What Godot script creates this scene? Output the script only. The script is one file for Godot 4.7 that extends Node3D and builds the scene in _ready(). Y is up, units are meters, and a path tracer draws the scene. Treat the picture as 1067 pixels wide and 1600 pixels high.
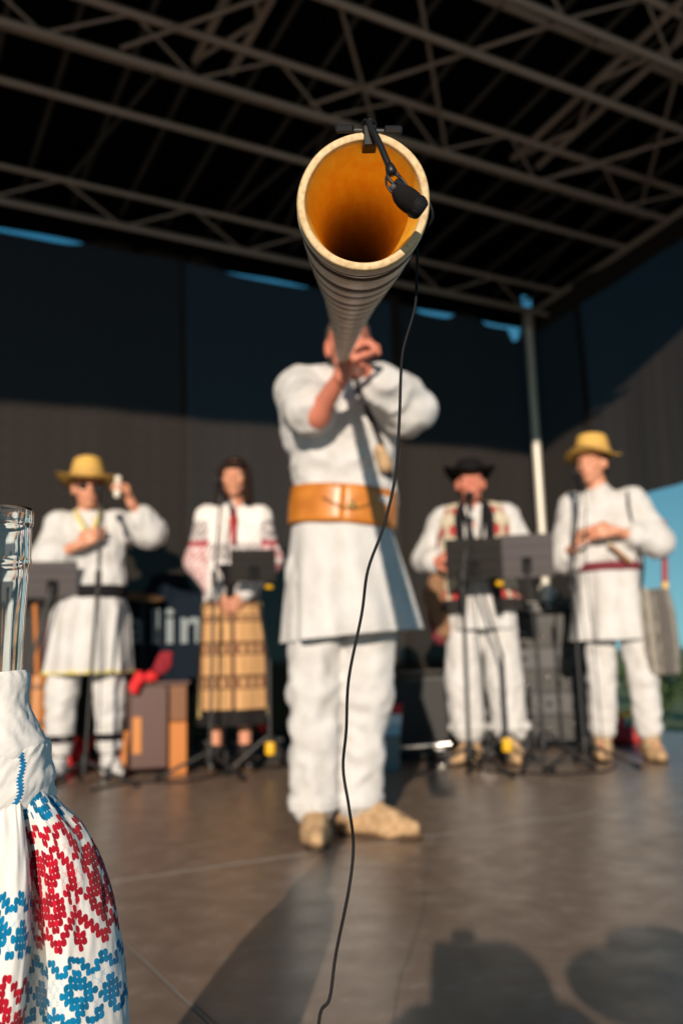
extends Node3D
# An open-air stage in low evening sun: a horn player aims his long wooden horn over the lens, four folk musicians stand behind.
# World: x along the back curtain, z towards the audience, stage floor at y = 0, the lawn at y = -1.05. Metres.

var mats := {}
var unit_tube: CylinderMesh
var taken := {}
const SUN := Vector3(0.558, -0.276, -0.783)

# ------------------------------------------------------------------ names, things and parts
func numbered(n: String) -> String:
	if not taken.has(n):
		taken[n] = 0
		return n
	taken[n] += 1
	return "%s_%03d" % [n, taken[n]]

func thing(called: String, label: String, category: String, at := Vector3.ZERO, turn := 0.0, group := "") -> Node3D:
	var o := Node3D.new()
	o.name = numbered(called)
	add_child(o)
	o.position = at
	o.rotation.y = deg_to_rad(turn)
	o.set_meta("label", label)
	o.set_meta("category", category)
	if group != "":
		o.set_meta("group", group)
	return o

func setting(called: String) -> Node3D:
	var o := Node3D.new()
	o.name = numbered(called)
	add_child(o)
	o.set_meta("kind", "structure")
	return o

func part(called: String, m: Mesh, mat: Material, parent: Node, at := Vector3.ZERO, b := Basis()) -> MeshInstance3D:
	var o := MeshInstance3D.new()
	o.name = called
	o.mesh = m
	o.material_override = mat
	o.transform = Transform3D(b, at)
	parent.add_child(o, true)
	return o

func holder(called: String, parent: Node, at := Vector3.ZERO, b := Basis()) -> Node3D:
	var o := Node3D.new()
	o.name = called
	o.transform = Transform3D(b, at)
	parent.add_child(o, true)
	return o

# ------------------------------------------------------------------ materials (colours given as linear base colours)
func mat(key: String, c := Color(0.5, 0.5, 0.5), rough := 0.8, o := {}) -> StandardMaterial3D:
	if mats.has(key):
		return mats[key]
	var m := StandardMaterial3D.new()
	m.resource_name = key
	m.albedo_color = Color(c.r, c.g, c.b).linear_to_srgb()
	m.roughness = rough
	for k in o:
		m.set(k, o[k])
	mats[key] = m
	return m

func noise_tex(size: int, freq: float, seed_: int, ramp: Array, octaves := 4, type := FastNoiseLite.TYPE_SIMPLEX_SMOOTH, asn := false, bump := 4.0) -> NoiseTexture2D:
	var n := FastNoiseLite.new()
	n.noise_type = type
	n.frequency = freq
	n.seed = seed_
	n.fractal_octaves = octaves
	var t := NoiseTexture2D.new()
	t.width = size
	t.height = size
	t.seamless = true
	t.noise = n
	if asn:
		t.as_normal_map = true
		t.bump_strength = bump
	elif ramp.size() > 0:
		var g := Gradient.new()
		var offs := PackedFloat32Array()
		var cols := PackedColorArray()
		for r in ramp:
			offs.append(r[0])
			cols.append(r[1])
		g.offsets = offs
		g.colors = cols
		t.color_ramp = g
	return t

func grey(v: float) -> Color:
	return Color(v, v, v)

func lin(r: float, g: float, b: float) -> Color:
	return Color(r, g, b).linear_to_srgb()

func weave_normal() -> ImageTexture:
	var s := 128
	var im := Image.create(s, s, false, Image.FORMAT_RGBA8)
	var rng := RandomNumberGenerator.new()
	rng.seed = 5
	for y in s:
		for x in s:
			var a := sin(x * TAU / 8.0)
			var b := sin(y * TAU / 8.0)
			var over := 1.0 if (int(x / 4) + int(y / 4)) % 2 == 0 else -1.0
			var h := 0.5 + 0.2 * (a if over > 0 else b) + rng.randf_range(-0.12, 0.12)
			im.set_pixel(x, y, Color(h, h, h))
	im.bump_map_to_normal_map(2.0)
	return ImageTexture.create_from_image(im)

# ------------------------------------------------------------------ mesh building
func mesh_from(v: PackedVector3Array, idx: PackedInt32Array, uv := PackedVector2Array(), col := PackedColorArray()) -> ArrayMesh:
	var n := PackedVector3Array()
	n.resize(v.size())
	for t in range(0, idx.size(), 3):
		var a := v[idx[t]]
		var fn := (v[idx[t + 2]] - a).cross(v[idx[t + 1]] - a)
		n[idx[t]] += fn
		n[idx[t + 1]] += fn
		n[idx[t + 2]] += fn
	for i in n.size():
		n[i] = n[i].normalized() if n[i].length_squared() > 1e-20 else Vector3.UP
	var arr := []
	arr.resize(Mesh.ARRAY_MAX)
	arr[Mesh.ARRAY_VERTEX] = v
	arr[Mesh.ARRAY_NORMAL] = n
	arr[Mesh.ARRAY_INDEX] = idx
	if uv.size() == v.size():
		arr[Mesh.ARRAY_TEX_UV] = uv
	if col.size() == v.size():
		arr[Mesh.ARRAY_COLOR] = col
	var m := ArrayMesh.new()
	m.add_surface_from_arrays(Mesh.PRIMITIVE_TRIANGLES, arr)
	return m

# a sheet of nu x nv quads; f(u, v) with u to the right and v downwards seen from its front
func sheet(nu: int, nv: int, f: Callable, uvs := Vector2.ONE, col = null) -> ArrayMesh:
	var v := PackedVector3Array()
	var uv := PackedVector2Array()
	var c := PackedColorArray()
	var idx := PackedInt32Array()
	for j in nv + 1:
		for i in nu + 1:
			var p: Vector3 = f.call(float(i) / nu, float(j) / nv)
			v.append(p)
			uv.append(Vector2(float(i) / nu, float(j) / nv) * uvs)
			if col != null:
				c.append(col.call(p))
	for j in nv:
		for i in nu:
			var a := j * (nu + 1) + i
			idx.append_array([a, a + 1, a + nu + 1, a + 1, a + nu + 2, a + nu + 1])
	return mesh_from(v, idx, uv, c)

# turned shape round y: profile points (radius, y) from top to bottom seen from outside; warp changes a point
func lathe(profile: Array, seg := 32, warp = null, uvs := Vector2.ONE) -> ArrayMesh:
	var n := profile.size()
	var v := PackedVector3Array()
	var uv := PackedVector2Array()
	var idx := PackedInt32Array()
	var run := 0.0
	for j in n:
		if j > 0:
			run += (profile[j] - profile[j - 1]).length()
		for i in seg + 1:
			var a := TAU * i / seg
			var p := Vector3(sin(a) * profile[j].x, profile[j].y, cos(a) * profile[j].x)
			if warp != null:
				p = warp.call(p, a)
			v.append(p)
			uv.append(Vector2(float(i) / seg * uvs.x, run * uvs.y))
	for j in n - 1:
		for i in seg:
			var a := j * (seg + 1) + i
			idx.append_array([a, a + 1, a + seg + 1, a + 1, a + seg + 2, a + seg + 1])
	var m := mesh_from(v, idx, uv)
	# weld the seam's normals
	var arr := m.surface_get_arrays(0)
	var nn: PackedVector3Array = arr[Mesh.ARRAY_NORMAL]
	for j in n:
		var a := j * (seg + 1)
		var s := (nn[a] + nn[a + seg]).normalized()
		nn[a] = s
		nn[a + seg] = s
	arr[Mesh.ARRAY_NORMAL] = nn
	var w := ArrayMesh.new()
	w.add_surface_from_arrays(Mesh.PRIMITIVE_TRIANGLES, arr)
	return w

func smooth_path(pts: Array, steps := 6) -> Array:
	var out := []
	for i in pts.size() - 1:
		var p0: Vector3 = pts[maxi(i - 1, 0)]
		var p3: Vector3 = pts[mini(i + 2, pts.size() - 1)]
		for s in steps:
			out.append((pts[i] as Vector3).cubic_interpolate(pts[i + 1], p0, p3, float(s) / steps))
	out.append(pts[pts.size() - 1])
	return out

# a round bar along a path, with closed ends
func tube(pts: Array, r, sides := 8, uvy := 1.0) -> ArrayMesh:
	var v := PackedVector3Array()
	var uv := PackedVector2Array()
	var idx := PackedInt32Array()
	var n := pts.size()
	var t0: Vector3 = (pts[1] - pts[0]).normalized()
	var side := t0.cross(Vector3.UP if absf(t0.y) < 0.9 else Vector3.RIGHT).normalized()
	var run := 0.0
	for j in n:
		var t: Vector3 = (pts[mini(j + 1, n - 1)] - pts[maxi(j - 1, 0)]).normalized()
		side = (side - t * side.dot(t)).normalized()
		var up := side.cross(t)
		var rad: float = r[j] if r is Array else r
		if j > 0:
			run += (pts[j] - pts[j - 1]).length()
		for i in sides + 1:
			var a := TAU * i / sides
			v.append(pts[j] + (side * cos(a) + up * sin(a)) * rad)
			uv.append(Vector2(float(i) / sides, run * uvy))
	for j in n - 1:
		for i in sides:
			var a := j * (sides + 1) + i
			idx.append_array([a, a + sides + 1, a + 1, a + 1, a + sides + 1, a + sides + 2])
	for e in [0, n - 1]:
		var c := v.size()
		v.append(pts[e])
		uv.append(Vector2.ZERO)
		for i in sides:
			var a: int = e * (sides + 1) + i
			if e == 0:
				idx.append_array([c, a, a + 1])
			else:
				idx.append_array([c, a + 1, a])
	return mesh_from(v, idx, uv)

# box with chamfered edges
func block(s: Vector3, ch := 0.004) -> ArrayMesh:
	var st := SurfaceTool.new()
	st.begin(Mesh.PRIMITIVE_TRIANGLES)
	st.set_smooth_group(-1)
	var h := s / 2.0
	var pts := []
	for sx in [-1, 1]:
		for sy in [-1, 1]:
			for sz in [-1, 1]:
				for ax in 3:
					var p := Vector3(sx * h.x, sy * h.y, sz * h.z)
					for q in 3:
						if q != ax:
							p[q] -= signf(p[q]) * ch
					pts.append(p)
	# convex hull of the 24 points, face by face
	var planes := []
	for ax in 3:
		for sg in [-1.0, 1.0]:
			var n := Vector3.ZERO
			n[ax] = sg
			planes.append([n, h[ax]])
	for a in 3:
		for b in range(a + 1, 3):
			for sa in [-1.0, 1.0]:
				for sb in [-1.0, 1.0]:
					var n := Vector3.ZERO
					n[a] = sa
					n[b] = sb
					planes.append([n, h[a] + h[b] - ch])
	for sx in [-1.0, 1.0]:
		for sy in [-1.0, 1.0]:
			for sz in [-1.0, 1.0]:
				planes.append([Vector3(sx, sy, sz), h.x + h.y + h.z - 2.0 * ch])
	for pl in planes:
		var n: Vector3 = pl[0]
		var on := []
		for p in pts:
			if absf(n.dot(p) - pl[1]) < 1e-5:
				on.append(p)
		if on.size() < 3:
			continue
		var c := Vector3.ZERO
		for p in on:
			c += p
		c /= on.size()
		n = n.normalized()
		var ux: Vector3 = (on[0] - c).normalized()
		var uy := n.cross(ux)
		on.sort_custom(func(p, q): return atan2(uy.dot(p - c), ux.dot(p - c)) > atan2(uy.dot(q - c), ux.dot(q - c)))
		for i in range(1, on.size() - 1):
			for p in [on[0], on[i], on[i + 1]]:
				st.set_normal(n)
				st.set_uv(Vector2(ux.dot(p), uy.dot(p)))
				st.add_vertex(p)
	return st.commit()

func rod(called: String, a: Vector3, b: Vector3, r: float, m: Material, parent: Node) -> MeshInstance3D:
	if unit_tube == null:
		unit_tube = CylinderMesh.new()
		unit_tube.top_radius = 1.0
		unit_tube.bottom_radius = 1.0
		unit_tube.height = 1.0
		unit_tube.radial_segments = 14
		unit_tube.rings = 0
	var y := b - a
	var d := y.normalized()
	var x := d.cross(Vector3.UP if absf(d.y) < 0.95 else Vector3.RIGHT).normalized()
	var z := x.cross(d)
	return part(called, unit_tube, m, parent, (a + b) / 2.0, Basis(x * r, y, z * r))

# ------------------------------------------------------------------ soft bodies: tapered capsules and ellipsoids joined by a smooth minimum, meshed as surface nets
func cap(a: Vector3, b: Vector3, ra: float, rb: float) -> Array:
	return [0, a, b, ra, rb]

func ell(c: Vector3, r: Vector3, b := Basis()) -> Array:
	return [1, c, r, b]

func soft(prims: Array, cell: float, k: float, into := {}) -> Dictionary:
	var lo := Vector3(1e9, 1e9, 1e9)
	var hi := -lo
	var boxes := []
	for p in prims:
		var l: Vector3
		var h: Vector3
		if p[0] == 0:
			var r := maxf(p[3], p[4])
			l = p[1].min(p[2]) - Vector3(r, r, r)
			h = p[1].max(p[2]) + Vector3(r, r, r)
		else:
			var r := maxf(maxf(p[2].x, p[2].y), p[2].z)
			l = p[1] - Vector3(r, r, r)
			h = p[1] + Vector3(r, r, r)
		boxes.append([l, h])
		lo = lo.min(l)
		hi = hi.max(h)
	var m := k * 0.6 + 2.5 * cell
	lo -= Vector3(m, m, m)
	hi += Vector3(m, m, m)
	var nx := int((hi.x - lo.x) / cell) + 2
	var ny := int((hi.y - lo.y) / cell) + 2
	var nz := int((hi.z - lo.z) / cell) + 2
	var g := PackedFloat32Array()
	g.resize(nx * ny * nz)
	g.fill(1.0)
	for q in prims.size():
		var p: Array = prims[q]
		var a: Vector3 = ((boxes[q][0] - Vector3(m, m, m) - lo) / cell).floor()
		var b: Vector3 = ((boxes[q][1] + Vector3(m, m, m) - lo) / cell).ceil()
		var x0 := maxi(int(a.x), 0)
		var x1 := mini(int(b.x), nx - 1)
		var y0 := maxi(int(a.y), 0)
		var y1 := mini(int(b.y), ny - 1)
		var z0 := maxi(int(a.z), 0)
		var z1 := mini(int(b.z), nz - 1)
		var kind: int = p[0]
		var pa: Vector3 = p[1]
		var ba := Vector3.ZERO
		var inv := 0.0
		var ra := 0.0
		var rd := 0.0
		var rr := Vector3.ONE
		var bt := Basis()
		if kind == 0:
			ba = p[2] - pa
			inv = 1.0 / maxf(ba.length_squared(), 1e-9)
			ra = p[3]
			rd = p[4] - p[3]
		else:
			rr = p[2]
			bt = (p[3] as Basis).transposed()
		for z in range(z0, z1 + 1):
			for y in range(y0, y1 + 1):
				var at := nx * (y + ny * z)
				for x in range(x0, x1 + 1):
					var w := lo + Vector3(x, y, z) * cell - pa
					var d: float
					if kind == 0:
						var h := clampf(w.dot(ba) * inv, 0.0, 1.0)
						d = (w - ba * h).length() - ra - rd * h
					else:
						w = bt * w
						var s := w / rr
						var k0 := s.length()
						d = k0 * (k0 - 1.0) / maxf((s / rr).length(), 1e-6)
					var e := g[at + x]
					var hh := k - absf(e - d)
					g[at + x] = minf(e, d) - (hh * hh * 0.25 / k if hh > 0.0 else 0.0)
	var v: PackedVector3Array = into.get("v", PackedVector3Array())
	var idx: PackedInt32Array = into.get("i", PackedInt32Array())
	var where := {}
	var sx := 1
	var sy := nx
	var sz := nx * ny
	var offs := [0, sx, sy, sx + sy, sz, sx + sz, sy + sz, sx + sy + sz]
	var cor := [Vector3(0, 0, 0), Vector3(1, 0, 0), Vector3(0, 1, 0), Vector3(1, 1, 0), Vector3(0, 0, 1), Vector3(1, 0, 1), Vector3(0, 1, 1), Vector3(1, 1, 1)]
	var edges := [[0, 1], [2, 3], [4, 5], [6, 7], [0, 2], [1, 3], [4, 6], [5, 7], [0, 4], [1, 5], [2, 6], [3, 7]]
	for z in nz - 1:
		for y in ny - 1:
			var at := nx * (y + ny * z)
			for x in nx - 1:
				var o := at + x
				var d0 := g[o]
				if d0 > 0.2:
					continue
				var s := 0
				for c in 8:
					if g[o + offs[c]] < 0.0:
						s += 1
				if s == 0 or s == 8:
					continue
				var sum := Vector3.ZERO
				var cnt := 0
				for e in edges:
					var da := g[o + offs[e[0]]]
					var db := g[o + offs[e[1]]]
					if (da < 0.0) != (db < 0.0):
						sum += cor[e[0]].lerp(cor[e[1]], da / (da - db))
						cnt += 1
				where[o] = v.size()
				v.append(lo + (Vector3(x, y, z) + sum / cnt) * cell)
	for o in where:
		var d := g[o]
		for axis in 3:
			var st: int = [sx, sy, sz][axis]
			var s1: int = [sy, sz, sx][axis]
			var s2: int = [sz, sx, sy][axis]
			var e := g[o + st]
			if (d < 0.0) == (e < 0.0):
				continue
			if not (where.has(o - s1) and where.has(o - s2) and where.has(o - s1 - s2)):
				continue
			var c0: int = where[o - s1 - s2]
			var c1: int = where[o - s2]
			var c2: int = where[o]
			var c3: int = where[o - s1]
			if d < 0.0:
				idx.append_array([c0, c2, c1, c0, c3, c2])
			else:
				idx.append_array([c0, c1, c2, c0, c2, c3])
	into["v"] = v
	into["i"] = idx
	return into

# turns a soft body into a mesh; folds: [noise frequency as Vector3, amplitude]; paint(p) gives the colour of a vertex
func finish(d: Dictionary, folds := [], paint = null, seed_ := 3) -> ArrayMesh:
	var v: PackedVector3Array = d["v"]
	var idx: PackedInt32Array = d["i"]
	if folds.size() > 0:
		var base := mesh_from(v, idx)
		var n: PackedVector3Array = base.surface_get_arrays(0)[Mesh.ARRAY_NORMAL]
		var f := FastNoiseLite.new()
		f.noise_type = FastNoiseLite.TYPE_SIMPLEX_SMOOTH
		f.frequency = 1.0
		f.seed = seed_
		f.fractal_octaves = 2
		for i in v.size():
			var q: Vector3 = v[i] * folds[0]
			var w := f.get_noise_3d(q.x, q.y, q.z)
			v[i] += n[i] * (1.0 - 2.6 * absf(w)) * folds[1]
	var c := PackedColorArray()
	if paint != null:
		for p in v:
			c.append(paint.call(p))
	return mesh_from(v, idx, PackedVector2Array(), c)

# cloth that hangs round the body: rings [centre, rx, rz, fold depth] from top to bottom, between two angles (0 = front), with thickness
func drape(rings: Array, th0: float, th1: float, seg: int, folds: int, thick: float, ph := 0.0, sub := 4) -> ArrayMesh:
	var rr := []
	for j in rings.size() - 1:
		for s in sub:
			var t := float(s) / sub
			var a: Array = rings[j]
			var b: Array = rings[j + 1]
			rr.append([(a[0] as Vector3).lerp(b[0], t), lerpf(a[1], b[1], t), lerpf(a[2], b[2], t), lerpf(a[3], b[3], t)])
	rr.append(rings[rings.size() - 1])
	var nv := rr.size()
	var v := PackedVector3Array()
	var uv := PackedVector2Array()
	var idx := PackedInt32Array()
	for lay in 2:
		for j in nv:
			for i in seg + 1:
				var a := lerpf(th0, th1, float(i) / seg)
				var w: float = rr[j][3] * (sin(a * folds + ph) + 0.5 * sin(a * (folds * 2 - 3) + 1.7 + ph) + 0.35 * sin(a * (folds + 5) - float(j) / nv * 2.0))
				var rx: float = rr[j][1] + w - lay * thick
				var rz: float = rr[j][2] + w - lay * thick
				v.append(rr[j][0] + Vector3(sin(a) * rx, 0, cos(a) * rz))
				uv.append(Vector2(float(i) / seg, float(j) / (nv - 1)))
	var w0 := seg + 1
	var o := nv * w0
	for j in nv - 1:
		for i in seg:
			var a := j * w0 + i
			idx.append_array([a, a + 1, a + w0, a + 1, a + w0 + 1, a + w0])
			idx.append_array([o + a, o + a + w0, o + a + 1, o + a + 1, o + a + w0, o + a + w0 + 1])
	for i in seg:
		var a := (nv - 1) * w0 + i
		idx.append_array([a, a + 1, o + a, a + 1, o + a + 1, o + a])
		idx.append_array([i, o + i, i + 1, i + 1, o + i, o + i + 1])
	for j in nv - 1:
		var a := j * w0
		idx.append_array([a, a + w0, o + a, a + w0, o + a + w0, o + a])
		a = j * w0 + seg
		idx.append_array([a, o + a, a + w0, a + w0, o + a, o + a + w0])
	return mesh_from(v, idx, uv)

# ------------------------------------------------------------------ people
# a hand: d from wrist to knuckles, n the way the palm faces, thumb = +1 or -1 for the side it leaves on
func hand_prims(w: Vector3, d: Vector3, n: Vector3, thumb: float, curl: Array, s := 1.0) -> Array:
	d = d.normalized()
	n = (n - d * n.dot(d)).normalized()
	var side := d.cross(n) * thumb
	var out := []
	out.append(cap(w - d * 0.02, w + d * 0.02, 0.027 * s, 0.026 * s))
	var lens := [[0.042, 0.026, 0.02], [0.047, 0.03, 0.022], [0.043, 0.028, 0.021], [0.034, 0.021, 0.018]]
	for i in 4:
		var off := (0.03 - 0.02 * i) * s
		var base := w + d * (0.088 - 0.006 * absf(i - 1.2)) * s + side * off
		out.append(cap(w + d * 0.015 * s + side * off * 0.6, base, 0.015 * s, 0.0115 * s))
		var p := base
		var ang := 0.0
		var r := 0.0098 * s
		for q in 3:
			ang += curl[q] * (1.0 + 0.06 * i)
			var dir := (d * cos(ang) + n * sin(ang)) + side * (0.06 - 0.04 * i)
			var e: Vector3 = p + dir.normalized() * lens[i][q] * s
			out.append(cap(p, e, r, r * 0.9))
			r *= 0.9
			p = e
	var t0 := w + d * 0.025 * s + side * 0.022 * s
	var t1 := t0 + (d * 0.55 + side * 0.75 + n * 0.45).normalized() * 0.042 * s
	var t2 := t1 + (d * 0.75 + side * 0.1 + n * 0.75).normalized() * 0.034 * s
	var t3 := t2 + (d * 0.7 - side * 0.25 + n * 0.7).normalized() * 0.026 * s
	out.append(cap(t0, t1, 0.016 * s, 0.0125 * s))
	out.append(cap(t1, t2, 0.012 * s, 0.0105 * s))
	out.append(cap(t2, t3, 0.0105 * s, 0.0085 * s))
	return out

func head_basis(j: Dictionary) -> Basis:
	return Basis.from_euler(Vector3(deg_to_rad(j.get("pitch", 0.0)), deg_to_rad(j.get("yaw", 0.0)), deg_to_rad(j.get("tilt", 0.0))))

func head_prims(c: Vector3, b: Basis) -> Array:
	var e := func(x: float, y: float, z: float) -> Vector3: return c + b * Vector3(x, y, z)
	var o := []
	o.append(ell(e.call(0, 0.03, -0.012), Vector3(0.076, 0.092, 0.096), b))        # skull
	o.append(ell(e.call(0, -0.045, 0.022), Vector3(0.06, 0.072, 0.068), b))        # face and jaw
	o.append(ell(e.call(0, -0.1, 0.06), Vector3(0.026, 0.018, 0.022), b))          # chin
	o.append(cap(e.call(-0.038, 0.022, 0.076), e.call(0.038, 0.022, 0.076), 0.014, 0.014))   # brow
	o.append(cap(e.call(0, 0.014, 0.088), e.call(0, -0.028, 0.108), 0.009, 0.0125))  # nose
	for s in [-1.0, 1.0]:
		o.append(ell(e.call(s * 0.012, -0.031, 0.096), Vector3(0.009, 0.007, 0.009), b))
		o.append(ell(e.call(s * 0.042, -0.022, 0.068), Vector3(0.022, 0.018, 0.016), b))  # cheek
		o.append(ell(e.call(s * 0.08, -0.004, -0.008), Vector3(0.01, 0.031, 0.019), b))   # ear
	o.append(ell(e.call(0, -0.055, 0.088), Vector3(0.024, 0.007, 0.011), b))       # lips
	o.append(ell(e.call(0, -0.068, 0.086), Vector3(0.02, 0.007, 0.01), b))
	return o

# the body under the clothes, one continuous figure with head and hands; faces get eyes, brows and mouth
func body(root: Node3D, j: Dictionary, skin: Material, fine := 0.006) -> void:
	var p := []
	var up: Vector3 = j.neck - j.pelvis
	p.append(cap(j.pelvis, j.pelvis + up * 0.75, 0.085, 0.085))
	p.append(cap(j.pelvis + up * 0.75, j.neck, 0.08, 0.052))
	p.append(cap(j.neck, j.head + Vector3(0, -0.04, -0.01), 0.052, 0.055))
	p.append(cap(j.shR, j.shL, 0.05, 0.05))
	for s in ["R", "L"]:
		p.append(cap(j["sh" + s], j["el" + s], 0.05, 0.04))
		p.append(cap(j["el" + s], j["wr" + s], 0.04, 0.027))
		p.append(cap(j["hip" + s], j["kn" + s], 0.075, 0.054))
		p.append(cap(j["kn" + s], j["an" + s], 0.05 * j.get("calf", 1.0), 0.034))
		p.append(cap(j["an" + s], j["toe" + s], 0.034, 0.026))
	var d := soft(p, 0.016, 0.05)
	d = soft(head_prims(j.head, head_basis(j)), fine, 0.022, d)
	for s in ["R", "L"]:
		if j.has("hand" + s):
			var h: Array = j["hand" + s]
			d = soft(hand_prims(j["wr" + s], h[0], h[1], h[2], h[3], h[4] if h.size() > 4 else 1.0), minf(fine, 0.005), 0.01, d)
	part("body", finish(d), skin, root)
	var b := head_basis(j)
	var dark := mat("eye", Color(0.02, 0.015, 0.012), 0.25)
	var white := mat("eye_white", Color(0.7, 0.66, 0.6), 0.3)
	var sph := SphereMesh.new()
	sph.radius = 1.0
	sph.height = 2.0
	sph.radial_segments = 12
	sph.rings = 6
	if not j.get("no_eyes", false):
		for s in [-1.0, 1.0]:
			var eye := part("eye", sph, white, root, j.head + b * Vector3(s * 0.031, 0.0, 0.074), b * Basis.from_scale(Vector3(0.014, 0.008, 0.012)))
			part("pupil", sph, dark, eye, Vector3(0, -0.1, 0.7), Basis.from_scale(Vector3(0.5, 0.8, 0.4)))
	for s in [-1.0, 1.0]:
		var brow := [Vector3(s * 0.014, 0.022, 0.09), Vector3(s * 0.034, 0.028, 0.086), Vector3(s * 0.052, 0.021, 0.072)]
		var q := []
		for x in brow:
			q.append(j.head + b * x)
		part("eyebrow", tube(q, 0.0042, 6), mat("brow_hair", Color(0.035, 0.022, 0.015), 0.8), root)
	part("mouth", sph, mat("lips", Color(0.33, 0.1, 0.075), 0.5), root, j.head + b * Vector3(0, -0.061, 0.094), b * Basis.from_scale(Vector3(0.021, 0.006, 0.007)))

func shirt_prims(j: Dictionary, o := {}) -> Array:
	var p := []
	var w: float = o.get("w", 1.0)
	var up: Vector3 = j.neck - j.pelvis
	var mid: Vector3 = (j.shR + j.shL) / 2.0
	var half: Vector3 = (j.shL - j.shR) / 2.0
	p.append(cap(j.shR + Vector3(0, 0.0, 0), j.shL, 0.078 * w, 0.078 * w))
	p.append(cap(mid - half * 0.52 + Vector3(0, -0.14, 0.015), mid + half * 0.52 + Vector3(0, -0.14, 0.015), 0.116 * w, 0.116 * w))
	var waist: Vector3 = j.pelvis + up * 0.28
	p.append(cap(waist - half * 0.42, waist + half * 0.42, 0.104, 0.104))
	p.append(cap(mid + Vector3(0, 0.0, -0.01), j.neck, 0.09 * w, 0.062))
	for s in [-1.0, 1.0]:
		p.append(cap(mid + half * 0.52 * s + Vector3(0, -0.14, 0.015), waist + half * 0.42 * s, 0.116 * w, 0.104))
		p.append(cap(waist + half * 0.42 * s, j.pelvis + half * 0.42 * s + Vector3(0, 0.03, 0), 0.104, 0.1))
	for s in ["R", "L"]:
		var r: Array = o.get("sleeve", [0.085, 0.082, 0.07])
		var reach: float = o.get("reach" + s, 0.82)
		var bend: Vector3 = j.get("sleeve" + s, j["el" + s])
		p.append(cap(j["sh" + s], bend, r[0], r[1]))
		if reach > 0.0:
			p.append(cap(bend, bend.lerp(j["wr" + s], reach), r[1], r[2]))
	return p

func trouser_prims(j: Dictionary, r: Array, stop := 0.9) -> Array:
	var p := []
	p.append(cap(j.hipR, j.hipL, r[0], r[0]))
	for s in ["R", "L"]:
		p.append(cap(j["hip" + s], j["kn" + s], r[0], r[1]))
		p.append(cap(j["kn" + s], (j["kn" + s] as Vector3).lerp(j["an" + s], stop), r[1], r[2]))
	return p

func boot(root: Node3D, an: Vector3, toe: Vector3, m: Material, called := "boot", shaft := 0.0, laces: Material = null) -> void:
	var p := []
	var d := (toe - an) * Vector3(1, 0, 1)
	d = d.normalized()
	var heel := Vector3(an.x, 0.038, an.z) - d * 0.045
	var tip := Vector3(toe.x, 0.036, toe.z)
	p.append(cap(heel, tip - d * 0.07, 0.036, 0.043))
	p.append(cap(tip - d * 0.07, tip, 0.043, 0.03))
	p.append(cap(heel + d * 0.02 + Vector3(0, 0.02, 0), an + Vector3(0, 0.03 + shaft, 0), 0.043, 0.05))
	p.append(cap(an + Vector3(0, 0.02, 0) + d * 0.01, tip - d * 0.09 + Vector3(0, 0.02, 0), 0.04, 0.036))
	var o := part(called, finish(soft(p, 0.011, 0.035), [Vector3(14, 22, 14), 0.003]), m, root)
	# sole
	var s := []
	s.append(cap(heel * Vector3(1, 0, 1) + Vector3(0, 0.008, 0), tip * Vector3(1, 0, 1) + Vector3(0, 0.008, 0) - d * 0.05, 0.036, 0.044))
	var sole := sheet(24, 2, func(u: float, v: float) -> Vector3:
		var a := u * TAU
		var c := (heel + tip) * 0.5
		var l := (tip - heel).length() * 0.5 + 0.038
		var side := Vector3(-d.z, 0, d.x)
		var q := c + d * cos(a) * l + side * sin(a) * (0.043 + 0.006 * cos(a))
		q.y = [0.02, 0.001, 0.001][int(v * 2.0 + 0.5)]
		return q if v < 0.9 else Vector3(c.x, 0.001, c.z), Vector2.ONE)
	part("sole", sole, mat("sole", Color(0.12, 0.07, 0.035), 0.8), o)
	if laces:
		for i in 4:
			var y := 0.075 + 0.035 * i + shaft * 0.25 * i
			var c := an.lerp(an + Vector3(0, 1, 0), 0.0)
			var ring := []
			for q in 15:
				var a := TAU * q / 14.0
				ring.append(Vector3(c.x + cos(a) * 0.054, y + 0.012 * sin(a), c.z + sin(a) * 0.054) + d * 0.01 * (3 - i))
			part("lace", tube(ring, 0.004, 5), laces, o)

func hair_cap(root: Node3D, j: Dictionary, m: Material, extra := []) -> void:
	var b := head_basis(j)
	var c: Vector3 = j.head
	var p := [ell(c + b * Vector3(0, 0.05, -0.026), Vector3(0.082, 0.082, 0.094), b), ell(c + b * Vector3(0, -0.01, -0.05), Vector3(0.077, 0.07, 0.068), b)]
	for e in extra:
		p.append(cap(c + b * e[0], c + b * e[1], e[2], e[3]))
	part("hair", finish(soft(p, 0.008, 0.02), [Vector3(60, 25, 60), 0.0025]), m, root)

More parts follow.
